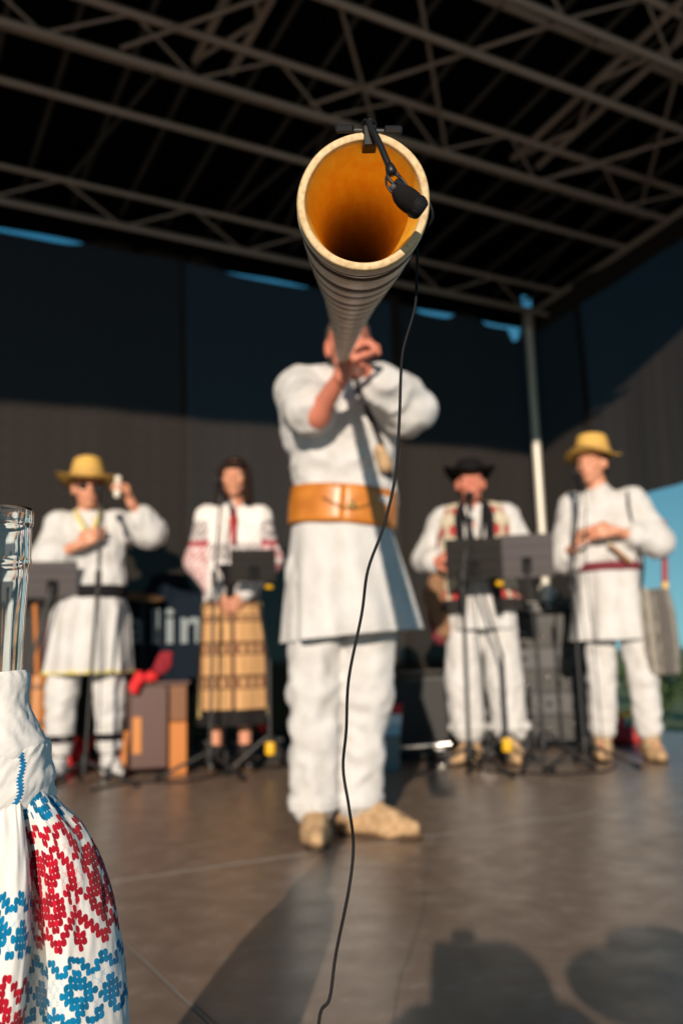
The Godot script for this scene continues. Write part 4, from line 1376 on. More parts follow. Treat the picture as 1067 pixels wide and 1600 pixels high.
func make_people() -> void:
	# ---------------------------------------------------------------- the horn player
	var pm := thing("person", "person in white tunic and broad orange leather belt, blowing the long horn", "person", Vector3(1.542, 0, -2.832), -28.57)
	var j := {
		"head": Vector3(0.068, 1.73, 0.09), "pitch": -4.0, "neck": Vector3(0.062, 1.6, 0.02), "pelvis": Vector3(0.03, 1.0, 0),
		"shR": Vector3(-0.11, 1.59, -0.01), "shL": Vector3(0.175, 1.59, -0.01), "elR": Vector3(-0.055, 1.43, 0.245), "sleeveR": Vector3(-0.08, 1.462, 0.215), "elL": Vector3(0.265, 1.47, 0.17),
		"wrR": Vector3(0.045, 1.535, 0.4), "wrL": Vector3(0.135, 1.545, 0.31),
		"hipR": Vector3(-0.07, 0.92, 0), "hipL": Vector3(0.12, 0.92, 0), "knR": Vector3(-0.09, 0.48, 0.03), "knL": Vector3(0.095, 0.48, 0),
		"anR": Vector3(-0.1, 0.1, 0.03), "anL": Vector3(0.05, 0.1, -0.03), "toeR": Vector3(-0.085, 0.03, 0.2), "toeL": Vector3(0.23, 0.03, 0.07),
		"handR": [Vector3(0.45, 0.85, 0.25), Vector3(0.85, -0.45, 0.0), -1.0, [0.75, 0.9, 0.6]], "handL": [Vector3(-0.5, 0.85, 0.1), Vector3(-0.85, -0.45, 0.0), 1.0, [0.75, 0.9, 0.6]]}
	body(pm, j, mats.skin_red, 0.005)
	hair_cap(pm, j, mat("hair_grey", Color(0.09, 0.06, 0.045), 0.8))
	var sp := shirt_prims(j, {"w": 1.12, "sleeve": [0.082, 0.086, 0.076], "reachR": 0.0, "reachL": 0.7})
	part("shirt", finish(soft(sp, 0.012, 0.045), [Vector3(5.0, 6.0, 6.0), 0.013], null, 4), mats.linen, pm)
	part("belt", drape([[Vector3(0.03, 1.21, 0), 0.194, 0.156, 0.0], [Vector3(0.03, 1.145, 0), 0.199, 0.16, 0.0015], [Vector3(0.03, 1.075, 0), 0.198, 0.16, 0.0]], 0, TAU, 64, 2, 0.012), mats.belt_leather, pm, about(Vector3(0.03, 1.14, 0), -5.0), Basis(Vector3.BACK, deg_to_rad(-5.0)))
	var chain := []
	for i in 17:
		var t := i / 16.0
		var a := lerpf(-0.35, 0.55, t)
		chain.append(Vector3(0.03 + sin(a) * 0.203, 1.165 - 0.035 * sin(t * PI) - 0.02 * t, cos(a) * 0.164))
	part("belt_chain", tube(chain, 0.004, 6), mats.brass, pm)
	part("belt_stud", lathe([Vector2(0.0, 0.006), Vector2(0.01, 0.0045), Vector2(0.015, 0.0), Vector2(0.014, -0.004)], 20), mats.brass, pm, Vector3(0.06, 1.13, 0.166), Basis(Vector3.RIGHT, PI / 2))
	part("tunic_skirt", drape([[Vector3(0.03, 1.1, 0), 0.176, 0.138, 0.002], [Vector3(0.03, 0.97, 0), 0.2, 0.165, 0.008], [Vector3(0.035, 0.83, 0), 0.224, 0.188, 0.014], [Vector3(0.04, 0.685, 0.0), 0.244, 0.206, 0.02]], 0, TAU, 120, 7, 0.004, 0.6), mats.linen, pm, about(Vector3(0.03, 0.95, 0), 4.0), Basis(Vector3.BACK, deg_to_rad(4.0)))
	part("trousers", finish(soft(trouser_prims(j, [0.1, 0.084, 0.075], 0.93), 0.012, 0.03), [Vector3(5.0, 6.5, 5.0), 0.011], null, 7), mats.linen, pm)
	for s in ["R", "L"]:
		var an: Vector3 = j["an" + s]
		part("cuff", drape([[an + Vector3(0, 0.055, 0), 0.084, 0.084, 0.002], [an + Vector3(0, 0.03, 0), 0.092, 0.092, 0.004], [an + Vector3(0, 0.0, 0), 0.086, 0.086, 0.003]], 0, TAU, 40, 5, 0.006), mats.linen, pm)
		boot(pm, an, j["toe" + s], mats.suede, "boot", 0.0, mats.wool_cream)
	part("strap", tube(smooth_path([Vector3(0.08, 1.62, 0.08), Vector3(0.13, 1.46, 0.15), Vector3(0.175, 1.34, 0.135), Vector3(0.205, 1.24, 0.08)], 5), 0.009, 6), mats.black_cloth, pm)
	part("pouch", finish(soft([cap(Vector3(0.165, 1.33, 0.13), Vector3(0.185, 1.275, 0.115), 0.022, 0.026)], 0.008, 0.02)), mats.suede, pm)

	# ---------------------------------------------------------------- straw hat and sunglasses
	var p1 := thing("person", "person in straw hat and sunglasses, holding a small pale pipe up to the microphone", "person", Vector3(1.216, 0, -5.152), -13.28)
	j = {
		"head": Vector3(-0.03, 1.615, 0.02), "yaw": 8.0, "no_eyes": true, "neck": Vector3(-0.022, 1.47, -0.02), "pelvis": Vector3(0.02, 0.93, 0),
		"shR": Vector3(-0.18, 1.4, -0.02), "shL": Vector3(0.135, 1.41, -0.02), "elR": Vector3(-0.235, 1.2, 0.07), "elL": Vector3(0.32, 1.36, 0.08),
		"wrR": Vector3(-0.07, 1.27, 0.19), "wrL": Vector3(0.205, 1.52, 0.19),
		"hipR": Vector3(-0.09, 0.86, 0), "hipL": Vector3(0.1, 0.86, 0), "knR": Vector3(-0.15, 0.46, 0.02), "knL": Vector3(0.11, 0.46, 0.02),
		"anR": Vector3(-0.158, 0.1, 0), "anL": Vector3(0.118, 0.1, 0), "toeR": Vector3(-0.2, 0.03, 0.14), "toeL": Vector3(0.16, 0.03, 0.15),
		"handR": [Vector3(0.8, 0.55, 0.1), Vector3(0.2, -0.2, -1), 1.0, [0.3, 0.4, 0.3]], "handL": [Vector3(-0.35, 0.95, 0.1), Vector3(-0.8, -0.2, 0.2), 1.0, [0.8, 0.9, 0.5]]}
	body(p1, j, mats.skin)
	hair_cap(p1, j, mat("hair_dark", Color(0.02, 0.013, 0.01), 0.7))
	hat(p1, j, mats.straw, mat("straw_band", Color(0.5, 0.3, 0.08), 0.8), 0.098, 0.135, 0.178, 0.03, 0.22)
	var hb := head_basis(j)
	for s in [-1.0, 1.0]:
		var lensm := SphereMesh.new()
		lensm.radius = 1.0
		lensm.height = 2.0
		part("sunglass_lens", lensm, mat("dark_lens", Color(0.01, 0.006, 0.006), 0.12), p1, j.head + hb * Vector3(s * 0.034, 0.0, 0.088), hb * Basis.from_scale(Vector3(0.028, 0.021, 0.008)))
		part("sunglass_arm", tube([j.head + hb * Vector3(s * 0.06, 0.008, 0.082), j.head + hb * Vector3(s * 0.082, 0.008, 0.0)], 0.003, 6), mats.black_plastic, p1)
	part("shirt", finish(soft(shirt_prims(j, {"sleeve": [0.078, 0.086, 0.078], "reachR": 0.28, "reachL": 0.42}), 0.014, 0.045), [Vector3(16.0, 3.0, 9.0), 0.007], null, 12), mats.linen_cool, p1)
	for s in [-1.0, 1.0]:
		part("collar_trim", tube(smooth_path([Vector3(-0.022 + s * 0.07, 1.49, 0.0), Vector3(-0.022 + s * 0.055, 1.44, 0.085), Vector3(-0.018 + s * 0.006, 1.33, 0.138)], 6), 0.013, 8), mat("yellow_trim", Color(0.66, 0.56, 0.2), 0.9), p1)
	part("belt", drape([[Vector3(0.02, 1.055, 0), 0.182, 0.145, 0.001], [Vector3(0.02, 0.985, 0), 0.184, 0.148, 0.001]], 0, TAU, 48, 3, 0.012), mats.black_cloth, p1)
	part("tunic_skirt", drape([[Vector3(0.01, 1.0, 0), 0.17, 0.138, 0.003], [Vector3(0.0, 0.9, 0), 0.21, 0.17, 0.009], [Vector3(-0.005, 0.75, 0), 0.22, 0.185, 0.012], [Vector3(-0.008, 0.575, 0), 0.234, 0.2, 0.014]], 0, TAU, 120, 9, 0.004, 1.2), mats.linen_cool, p1)
	part("hem_trim", drape([[Vector3(-0.008, 0.585, 0), 0.237, 0.203, 0.014], [Vector3(-0.008, 0.567, 0), 0.238, 0.204, 0.014]], 0, TAU, 120, 9, 0.008, 1.2, 1), mat("yellow_trim"), p1)
	part("woven_side_panel", drape([[Vector3(0.0, 0.88, 0), 0.222, 0.18, 0.008], [Vector3(-0.008, 0.6, 0), 0.246, 0.21, 0.013]], -1.85, -1.35, 14, 9, 0.006, 1.2), mats.sash_red, p1)
	part("trousers", finish(soft(trouser_prims(j, [0.094, 0.083, 0.07], 0.8), 0.014, 0.03), [Vector3(5, 9, 5), 0.008]), mats.linen_cool, p1)
	for s in ["R", "L"]:
		var an: Vector3 = j["an" + s]
		boot(p1, an, j["toe" + s], mats.linen_cool, "cloth_shoe", 0.04)
		for q in 2:
			part("ankle_strap", drape([[an + Vector3(0, 0.14 - 0.075 * q, 0), 0.088 - 0.02 * q, 0.088 - 0.02 * q, 0.0], [an + Vector3(0, 0.1 - 0.075 * q, 0), 0.086 - 0.02 * q, 0.086 - 0.02 * q, 0.0]], 0, TAU, 24, 3, 0.008), mats.black_cloth, p1)
	var pipe := thing("hand_pipe", "small pale pipe held up between hat wearer's fingers and the microphone", "pipe", Vector3(1.216, 0, -5.152), -13.28)
	part("barrel", tube([Vector3(0.128, 1.53, 0.235), Vector3(0.13, 1.545, 0.235), Vector3(0.134, 1.64, 0.235), Vector3(0.134, 1.652, 0.235)], [0.014, 0.018, 0.019, 0.015], 16), mat("bone", Color(0.78, 0.73, 0.63), 0.4), pipe)
	part("finger_ring", tube([Vector3(0.1325, 1.62, 0.235), Vector3(0.1328, 1.628, 0.235)], 0.0208, 16), mats.brass, pipe)

	# ---------------------------------------------------------------- the singer
	var p2 := thing("person", "person in embroidered blouse, tan woven apron and black skirt, singing with clasped hands", "person", Vector3(1.963, 0, -4.97), -21.56)
	j = {
		"head": Vector3(0.055, 1.7, 0.02), "yaw": -10.0, "neck": Vector3(0.045, 1.55, -0.02), "pelvis": Vector3(0.03, 0.95, 0), "calf": 0.92,
		"shR": Vector3(-0.105, 1.46, -0.02), "shL": Vector3(0.195, 1.46, -0.02), "elR": Vector3(-0.16, 1.2, 0.01), "elL": Vector3(0.255, 1.2, 0.02),
		"wrR": Vector3(-0.055, 1.0, 0.16), "wrL": Vector3(0.1, 1.0, 0.16),
		"hipR": Vector3(-0.06, 0.9, 0), "hipL": Vector3(0.11, 0.9, 0), "knR": Vector3(-0.06, 0.46, 0.02), "knL": Vector3(0.1, 0.46, 0.02),
		"anR": Vector3(-0.07, 0.075, 0), "anL": Vector3(0.1, 0.075, 0), "toeR": Vector3(-0.09, 0.03, 0.13), "toeL": Vector3(0.12, 0.03, 0.13),
		"handR": [Vector3(0.55, -0.75, 0.35), Vector3(0.5, 0.1, -0.8), -1.0, [0.4, 0.6, 0.4], 0.95], "handL": [Vector3(-0.55, -0.75, 0.4), Vector3(-0.5, 0.1, -0.8), 1.0, [0.4, 0.6, 0.4], 0.95]}
	body(p2, j, mats.skin)
	hair_cap(p2, j, mat("hair_brown", Color(0.018, 0.009, 0.006), 0.8, {"metallic_specular": 0.25}), [[Vector3(-0.074, 0.04, 0.02), Vector3(-0.082, -0.14, 0.02), 0.028, 0.03], [Vector3(0.074, 0.04, 0.02), Vector3(0.082, -0.14, 0.02), 0.028, 0.03], [Vector3(-0.045, 0.07, 0.068), Vector3(0.045, 0.07, 0.068), 0.02, 0.02], [Vector3(0, 0.0, -0.07), Vector3(0, -0.13, -0.06), 0.06, 0.055], [Vector3(-0.05, 0.045, 0.074), Vector3(0.05, 0.045, 0.074), 0.012, 0.012]])
	var wc := Color(0.76, 0.72, 0.7)
	var rc := Color(0.32, 0.03, 0.05)
	var kc := Color(0.08, 0.045, 0.07)
	var paint := func(p: Vector3) -> Color:
		var arm := p.x < -0.1 or p.x > 0.2
		if arm and p.y > 1.285 and p.y < 1.315:
			return rc
		if arm and p.y > 1.0 and p.y < 1.44:
			var g := sin(p.y * 120.0) * sin((p.x + p.z) * 130.0)
			return wc.lerp(kc if p.y > 1.31 else rc, 0.85 if g > 0.05 else 0.22)
		if p.z > 0.05 and absf(p.x - 0.045) < 0.02 and p.y > 1.28:
			return rc
		if p.z > 0.03 and p.y > 1.19 and p.y < 1.29:
			return wc.lerp(kc, 0.75 if sin(p.x * 160.0) * sin(p.y * 120.0) > 0.0 else 0.2)
		return wc
	var bm := mat("blouse", Color(1, 1, 1), 0.9, {"vertex_color_use_as_albedo": true})
	part("blouse", finish(soft(shirt_prims(j, {"w": 0.93, "sleeve": [0.068, 0.076, 0.056], "reachR": 0.85, "reachL": 0.85}), 0.011, 0.045), [Vector3(14, 3.5, 9), 0.006], paint, 21), bm, p2)
	for s in ["R", "L"]:
		var w: Vector3 = j["wr" + s]
		part("cuff", finish(soft([cap(w.lerp(j["el" + s], 0.22), w.lerp(j["el" + s], 0.02), 0.05, 0.056)], 0.012, 0.02), [Vector3(20, 8, 20), 0.004]), mats.linen, p2)
	part("neck_ribbon", tube(smooth_path([Vector3(0.045, 1.5, 0.09), Vector3(0.045, 1.44, 0.128), Vector3(0.044, 1.36, 0.15), Vector3(0.042, 1.3, 0.153)], 5), 0.011, 6), mats.red_cloth, p2)
	part("sash", drape([[Vector3(0.03, 1.17, 0), 0.158, 0.135, 0.002], [Vector3(0.03, 1.02, 0), 0.165, 0.14, 0.003]], 0, TAU, 48, 5, 0.01), mats.black_cloth, p2)
	part("skirt", drape([[Vector3(0.03, 1.04, 0), 0.15, 0.128, 0.002], [Vector3(0.03, 0.85, 0), 0.185, 0.16, 0.005], [Vector3(0.03, 0.55, 0), 0.2, 0.175, 0.008], [Vector3(0.03, 0.255, 0), 0.2, 0.175, 0.01]], 0, TAU, 96, 7, 0.004), mats.skirt_black, p2)
	var ap := Image.create(192, 288, false, Image.FORMAT_RGBA8)
	var rng := RandomNumberGenerator.new()
	rng.seed = 8
	for y in 288:
		for x in 192:
			var c := lin(0.5, 0.26, 0.1).lerp(lin(0.66, 0.4, 0.19), rng.randf())
			var yy := y % 72
			var dark := x < 8 or x > 184 or absi(x - 98) < 5
			if yy < 8 or (yy > 24 and yy < 30):
				c = lin(0.06, 0.026, 0.016) if (int(x / 5) + int(yy / 4)) % 2 == 0 else lin(0.24, 0.1, 0.04)
			elif yy <= 24 and absi((x % 24) - 12) + absi(yy - 16) < 9:
				c = lin(0.14, 0.05, 0.03)
			elif yy > 36 and yy < 66 and (x % 24) < 3:
				c = c.lerp(lin(0.3, 0.13, 0.05), 0.6)
			if dark:
				c = lin(0.05, 0.022, 0.014).lerp(lin(0.16, 0.07, 0.03), rng.randf() * 0.6)
			ap.set_pixel(x, y, c)
	var apm := mat("apron_weave", Color(1, 1, 1), 0.9, {"albedo_texture": ImageTexture.create_from_image(ap)})
	part("apron", drape([[Vector3(0.03, 0.95, 0), 0.182, 0.158, 0.003], [Vector3(0.03, 0.85, 0), 0.195, 0.17, 0.005], [Vector3(0.03, 0.6, 0), 0.21, 0.185, 0.007], [Vector3(0.03, 0.345, 0), 0.212, 0.187, 0.009]], -1.12, 1.12, 60, 7, 0.004), apm, p2)
	for s in [-1.15, 1.15]:
		part("apron_fringe", drape([[Vector3(0.03, 0.95, 0), 0.184, 0.16, 0.003], [Vector3(0.03, 0.3, 0), 0.215, 0.19, 0.009]], s - 0.05, s + 0.05, 6, 7, 0.006), mat("fringe", Color(0.4, 0.3, 0.12), 0.9), p2)
	for s in ["R", "L"]:
		boot(p2, j["an" + s], j["toe" + s], mat("black_leather", Color(0.012, 0.01, 0.01), 0.4), "shoe")

	# ---------------------------------------------------------------- black hat and sheepskin vest
	var p3 := thing("person", "person in black upturned hat and embroidered sheepskin vest over white clothes", "person", Vector3(3.241, 0, -4.201), -37.65)
	j = {
		"head": Vector3(-0.025, 1.61, 0.02), "yaw": 6.0, "pitch": -6.0, "neck": Vector3(-0.02, 1.465, -0.01), "pelvis": Vector3(-0.005, 0.93, 0),
		"shR": Vector3(-0.195, 1.4, -0.01), "shL": Vector3(0.165, 1.4, -0.01), "elR": Vector3(-0.3, 1.175, 0.0), "elL": Vector3(0.265, 1.18, 0.0),
		"wrR": Vector3(-0.245, 1.14, 0.17), "wrL": Vector3(0.15, 1.12, 0.17),
		"hipR": Vector3(-0.1, 0.84, 0), "hipL": Vector3(0.09, 0.84, 0), "knR": Vector3(-0.125, 0.46, 0.02), "knL": Vector3(0.11, 0.46, 0.02),
		"anR": Vector3(-0.105, 0.1, 0), "anL": Vector3(0.13, 0.1, 0), "toeR": Vector3(-0.205, 0.03, 0.1), "toeL": Vector3(0.155, 0.03, 0.14),
		"handR": [Vector3(0.5, 0.2, 0.6), Vector3(0.6, -0.5, -0.5), -1.0, [0.6, 0.8, 0.5]], "handL": [Vector3(-0.5, 0.3, 0.4), Vector3(-0.6, -0.4, -0.5), 1.0, [0.6, 0.8, 0.5]]}
	body(p3, j, mats.skin_red)
	hair_cap(p3, j, mats.hair_dark)
	hat(p3, j, mats.felt_black, null, 0.095, 0.095, 0.152, 0.055, 0.12)
	part("shirt", finish(soft(shirt_prims(j, {"sleeve": [0.076, 0.08, 0.066], "reachR": 0.75, "reachL": 0.8}), 0.014, 0.045), [Vector3(9, 5, 9), 0.008], null, 33), mats.linen, p3)
	part("tunic_skirt", drape([[Vector3(-0.005, 1.02, 0), 0.165, 0.135, 0.002], [Vector3(-0.005, 0.9, 0), 0.185, 0.155, 0.007], [Vector3(-0.005, 0.755, 0), 0.2, 0.172, 0.01]], 0, TAU, 90, 8, 0.004), mats.linen, p3)
	part("trousers", finish(soft(trouser_prims(j, [0.1, 0.098, 0.094], 0.72), 0.014, 0.03), [Vector3(12, 5, 12), 0.008]), mats.linen, p3)
	for s in ["R", "L"]:
		var an: Vector3 = j["an" + s]
		part("trouser_hem", drape([[an + Vector3(0, 0.13, 0.005), 0.108, 0.1, 0.004], [an + Vector3(0, 0.09, 0.005), 0.116, 0.108, 0.008]], 0, TAU, 48, 8, 0.005), mats.linen, p3)
		boot(p3, an, j["toe" + s], mats.suede, "boot", 0.07, mats.wool_cream)
	var em := Image.create(128, 256, false, Image.FORMAT_RGBA8)
	for y in 256:
		for x in 128:
			var c := lin(0.52, 0.46, 0.34).lerp(lin(0.62, 0.55, 0.42), rng.randf())
			var q := Vector2(fmod(x, 42.0) - 21.0, fmod(y, 52.0) - 26.0)
			if q.length() < 12.0:
				c = lin(0.45, 0.04, 0.04)
			elif q.length() < 15.0 and int(q.angle() * 4.0) % 2 == 0:
				c = lin(0.06, 0.16, 0.06)
			if x < 14 or x > 114 or y > 238:
				c = lin(0.015, 0.012, 0.012)
			em.set_pixel(x, y, c)
	var vm := mat("vest_embroidery", Color(1, 1, 1), 0.9, {"albedo_texture": ImageTexture.create_from_image(em)})
	var fur := mat("vest_fur", Color(0.16, 0.085, 0.045), 1.0)
	for s in [-1.0, 1.0]:
		var a0: float = 0.42 * s
		var a1: float = 1.5 * s
		part("vest_front", drape([[Vector3(-0.015, 1.505, -0.01), 0.075, 0.07, 0.0], [Vector3(-0.015, 1.487, -0.005), 0.175, 0.105, 0.0], [Vector3(-0.015, 1.4, 0.0), 0.228, 0.168, 0.001], [Vector3(-0.015, 1.25, 0.01), 0.218, 0.2, 0.002], [Vector3(-0.01, 1.05, 0), 0.215, 0.195, 0.003], [Vector3(-0.005 + s * 0.015, 0.86, 0), 0.24, 0.215, 0.006]], minf(a0, a1), maxf(a0, a1), 24, 5, 0.012), vm, p3)
		part("vest_edging", drape([[Vector3(-0.015, 1.507, -0.01), 0.077, 0.074, 0.0], [Vector3(-0.015, 1.489, -0.005), 0.178, 0.11, 0.0], [Vector3(-0.015, 1.4, 0.0), 0.231, 0.172, 0.001], [Vector3(-0.015, 1.25, 0.01), 0.222, 0.204, 0.002], [Vector3(-0.01, 1.05, 0), 0.219, 0.199, 0.003], [Vector3(-0.005 + s * 0.015, 0.84, 0), 0.244, 0.219, 0.006]], minf(0.3 * s, 0.48 * s), maxf(0.3 * s, 0.48 * s), 6, 5, 0.02), mats.black_cloth, p3)
	part("vest_back", drape([[Vector3(-0.015, 1.505, -0.01), 0.075, 0.07, 0.0], [Vector3(-0.015, 1.487, -0.005), 0.175, 0.105, 0.0], [Vector3(-0.015, 1.4, 0.0), 0.231, 0.172, 0.001], [Vector3(-0.015, 1.25, 0.01), 0.197, 0.167, 0.002], [Vector3(-0.01, 1.05, 0), 0.203, 0.172, 0.003], [Vector3(-0.005, 0.86, 0), 0.228, 0.203, 0.006]], 1.45, TAU - 1.45, 40, 5, 0.014), fur, p3)
	part("neck_cord", tube(smooth_path([Vector3(-0.08, 1.46, 0.05), Vector3(-0.06, 1.38, 0.14), Vector3(-0.03, 1.28, 0.175), Vector3(0.0, 1.2, 0.18)], 5), 0.012, 6), mats.black_cloth, p3)
	part("neck_cord", tube(smooth_path([Vector3(0.04, 1.46, 0.05), Vector3(0.035, 1.38, 0.14), Vector3(0.02, 1.28, 0.175), Vector3(0.01, 1.2, 0.18)], 5), 0.012, 6), mats.black_cloth, p3)
	# fur-lined bag at his right hand
	var fb := thing("sheepskin_bag", "brown sheepskin bag with dark red lining hanging beside the embroidered vest", "bag", Vector3(3.241, 0, -4.201), -37.65)
	part("pelt", finish(soft([cap(Vector3(-0.235, 1.08, 0.08), Vector3(-0.26, 0.95, 0.08), 0.045, 0.06), cap(Vector3(-0.26, 0.95, 0.08), Vector3(-0.22, 0.74, 0.07), 0.06, 0.035)], 0.01, 0.03), [Vector3(30, 8, 30), 0.008]), mat("pelt", Color(0.24, 0.13, 0.07), 1.0), fb)
	part("lining", finish(soft([cap(Vector3(-0.26, 0.86, 0.05), Vector3(-0.245, 0.72, 0.04), 0.05, 0.045)], 0.01, 0.03), [Vector3(20, 8, 20), 0.006]), mats.sash_red, fb)
	part("strap", tube(smooth_path([Vector3(-0.24, 1.1, 0.08), Vector3(-0.235, 1.25, 0.09), Vector3(-0.19, 1.46, 0.02)], 6), 0.009, 6), mats.sash_red, fb)

	# ---------------------------------------------------------------- straw hat, tote bag
	var p5 := thing("person", "person in yellow straw hat and white tunic tied with a dark red sash", "person", Vector3(3.91, 0, -3.785), -45.92)
	j = {
		"head": Vector3(-0.086, 1.705, 0.02), "yaw": -28.0, "neck": Vector3(-0.07, 1.555, -0.01), "pelvis": Vector3(-0.045, 0.98, 0),
		"shR": Vector3(-0.215, 1.455, 0.0), "shL": Vector3(0.12, 1.465, 0.0), "elR": Vector3(-0.29, 1.16, 0.02), "elL": Vector3(0.235, 1.22, 0.04),
		"wrR": Vector3(-0.22, 1.2, 0.19), "wrL": Vector3(0.005, 1.275, 0.21),
		"hipR": Vector3(-0.12, 0.9, 0), "hipL": Vector3(0.05, 0.9, 0), "knR": Vector3(-0.125, 0.46, 0.02), "knL": Vector3(0.1, 0.46, 0.02),
		"anR": Vector3(-0.144, 0.11, 0), "anL": Vector3(0.112, 0.11, 0), "toeR": Vector3(-0.155, 0.03, 0.13), "toeL": Vector3(0.16, 0.03, 0.13),
		"handR": [Vector3(0.35, 0.85, 0.2), Vector3(0.7, -0.2, -0.4), -1.0, [0.7, 0.8, 0.5]], "handL": [Vector3(-0.95, 0.05, 0.15), Vector3(0.05, -0.2, -0.9), -1.0, [0.5, 0.7, 0.5]]}
	body(p5, j, mats.skin)
	hair_cap(p5, j, mats.hair_dark)
	hat(p5, j, mats.straw, mats.straw_band, 0.1, 0.13, 0.16, -0.02, 0.1)
	part("shirt", finish(soft(shirt_prims(j, {"sleeve": [0.08, 0.085, 0.07], "reachR": 0.35, "reachL": 0.5}), 0.014, 0.045), [Vector3(6, 5, 7), 0.008], null, 41), mats.linen, p5)
	part("sash", drape([[Vector3(-0.045, 1.115, 0), 0.184, 0.148, 0.002], [Vector3(-0.045, 1.065, 0), 0.187, 0.15, 0.003]], 0, TAU, 48, 5, 0.014), mats.sash_red, p5)
	part("tunic_skirt", drape([[Vector3(-0.045, 1.09, 0), 0.172, 0.136, 0.002], [Vector3(-0.05, 0.96, 0), 0.19, 0.158, 0.007], [Vector3(-0.06, 0.82, 0), 0.202, 0.175, 0.01], [Vector3(-0.068, 0.672, 0), 0.212, 0.19, 0.013]], 0, TAU, 100, 7, 0.004, 2.0), mats.linen, p5)
	part("trousers", finish(soft(trouser_prims(j, [0.094, 0.078, 0.074], 0.78), 0.014, 0.03), [Vector3(6, 8, 6), 0.008]), mats.linen, p5)
	for s in ["R", "L"]:
		boot(p5, j["an" + s], j["toe" + s], mats.suede, "boot", 0.08, mats.wool_cream)
	part("strap", tube(smooth_path([Vector3(0.09, 1.54, -0.05), Vector3(0.095, 1.51, 0.08), Vector3(0.1, 1.38, 0.135), Vector3(0.13, 1.2, 0.13)], 6), 0.007, 6), mats.black_cloth, p5)
	var tuck := thing("wooden_pipe", "short brown wooden pipe tucked into the dark red sash", "pipe", Vector3(3.91, 0, -3.785), -45.92)
	part("barrel", tube([Vector3(-0.02, 1.2, 0.168), Vector3(0.06, 1.12, 0.165), Vector3(0.075, 1.1, 0.16)], [0.011, 0.012, 0.015], 12), mat("pipe_wood", Color(0.3, 0.15, 0.05), 0.4), tuck)
	part("tip", tube([Vector3(-0.035, 1.215, 0.168), Vector3(-0.02, 1.2, 0.168)], [0.008, 0.011], 12), mats.wool_cream, tuck)
	# striped woven bag with a stick in it
	var bag := thing("woven_bag", "grey and white striped woven shoulder bag hanging at the hip", "bag", Vector3(3.91, 0, -3.785), -45.92)
	var bt := Image.create(128, 64, false, Image.FORMAT_RGBA8)
	for y in 64:
		for x in 128:
			var s := fmod(x, 21.0)
			var c := lin(0.42, 0.38, 0.31) if s < 9.0 else (lin(0.1, 0.095, 0.09) if (int(y / 6) % 2 == 0 and s > 14.0) else lin(0.2, 0.19, 0.175))
			if x < 30:
				c = lin(0.05, 0.045, 0.045) if (int(x / 4) + int(y / 4)) % 2 == 0 else lin(0.2, 0.18, 0.16)
			bt.set_pixel(x, y, c.lerp(Color(c.r * 0.8, c.g * 0.8, c.b * 0.8), rng.randf()))
	var bgm := mat("bag_weave", Color(1, 1, 1), 0.95, {"albedo_texture": ImageTexture.create_from_image(bt), "uv1_scale": Vector3(2, 1, 1)})
	part("sack", drape([[Vector3(0.19, 0.95, 0.05), 0.085, 0.04, 0.002], [Vector3(0.2, 0.8, 0.06), 0.096, 0.055, 0.004], [Vector3(0.205, 0.6, 0.06), 0.096, 0.06, 0.004], [Vector3(0.208, 0.475, 0.06), 0.085, 0.05, 0.003], [Vector3(0.208, 0.46, 0.06), 0.004, 0.004, 0.0]], 0, TAU, 48, 5, 0.003), bgm, bag)
	part("strap", tube(smooth_path([Vector3(0.125, 0.94, 0.06), Vector3(0.15, 1.1, 0.12), Vector3(0.125, 1.2, 0.15)], 5), 0.008, 6), mats.black_cloth, bag)
	var st := thing("red_flute", "dark red wooden flute with pale end standing in the striped bag", "flute", Vector3(3.91, 0, -3.785), -45.92)
	part("barrel", tube([Vector3(0.262, 0.99, 0.0), Vector3(0.285, 1.345, 0.0)], [0.017, 0.013], 12), mat("red_wood", Color(0.3, 0.03, 0.03), 0.35), st)
	part("pale_end", tube([Vector3(0.248, 0.8, 0.0), Vector3(0.256, 0.92, 0.0), Vector3(0.262, 0.99, 0.0)], [0.016, 0.022, 0.018], 12), mat("pale_wood", Color(0.66, 0.42, 0.12), 0.5), st)

	# ---------------------------------------------------------------- the photographer, whose shadow lies on the stage
	var ph := thing("person", "person in dark jacket holding up a camera in front of the stage", "person", Vector3(-0.26, -1.05, 0.5), 150.0)
	j = {
		"head": Vector3(0, 1.66, 0.04), "neck": Vector3(0, 1.5, 0), "pelvis": Vector3(0, 0.95, 0), "shR": Vector3(-0.18, 1.43, 0), "shL": Vector3(0.18, 1.43, 0),
		"elR": Vector3(-0.22, 1.36, 0.27), "elL": Vector3(0.22, 1.36, 0.27), "wrR": Vector3(-0.1, 1.55, 0.4), "wrL": Vector3(0.1, 1.55, 0.4),
		"hipR": Vector3(-0.09, 0.9, 0), "hipL": Vector3(0.09, 0.9, 0), "knR": Vector3(-0.11, 0.48, 0.02), "knL": Vector3(0.11, 0.48, 0.02), "anR": Vector3(-0.12, 0.09, 0), "anL": Vector3(0.12, 0.09, 0), "toeR": Vector3(-0.14, 0.03, 0.16), "toeL": Vector3(0.14, 0.03, 0.16),
		"handR": [Vector3(0.5, 0.6, 0.3), Vector3(0.6, -0.2, 0.3), 1.0, [0.6, 0.7, 0.5]], "handL": [Vector3(-0.5, 0.6, 0.3), Vector3(-0.6, -0.2, 0.3), -1.0, [0.6, 0.7, 0.5]]}
	body(ph, j, mats.skin, 0.009)
	hair_cap(ph, j, mats.hair_dark)
	part("jacket", finish(soft(shirt_prims(j, {}), 0.018, 0.045), [Vector3(6, 5, 7), 0.008]), mats.dark_jacket, ph)
	part("trousers", finish(soft(trouser_prims(j, [0.1, 0.085, 0.075], 0.95), 0.018, 0.03), [Vector3(6, 8, 6), 0.006]), mats.dark_jacket, ph)
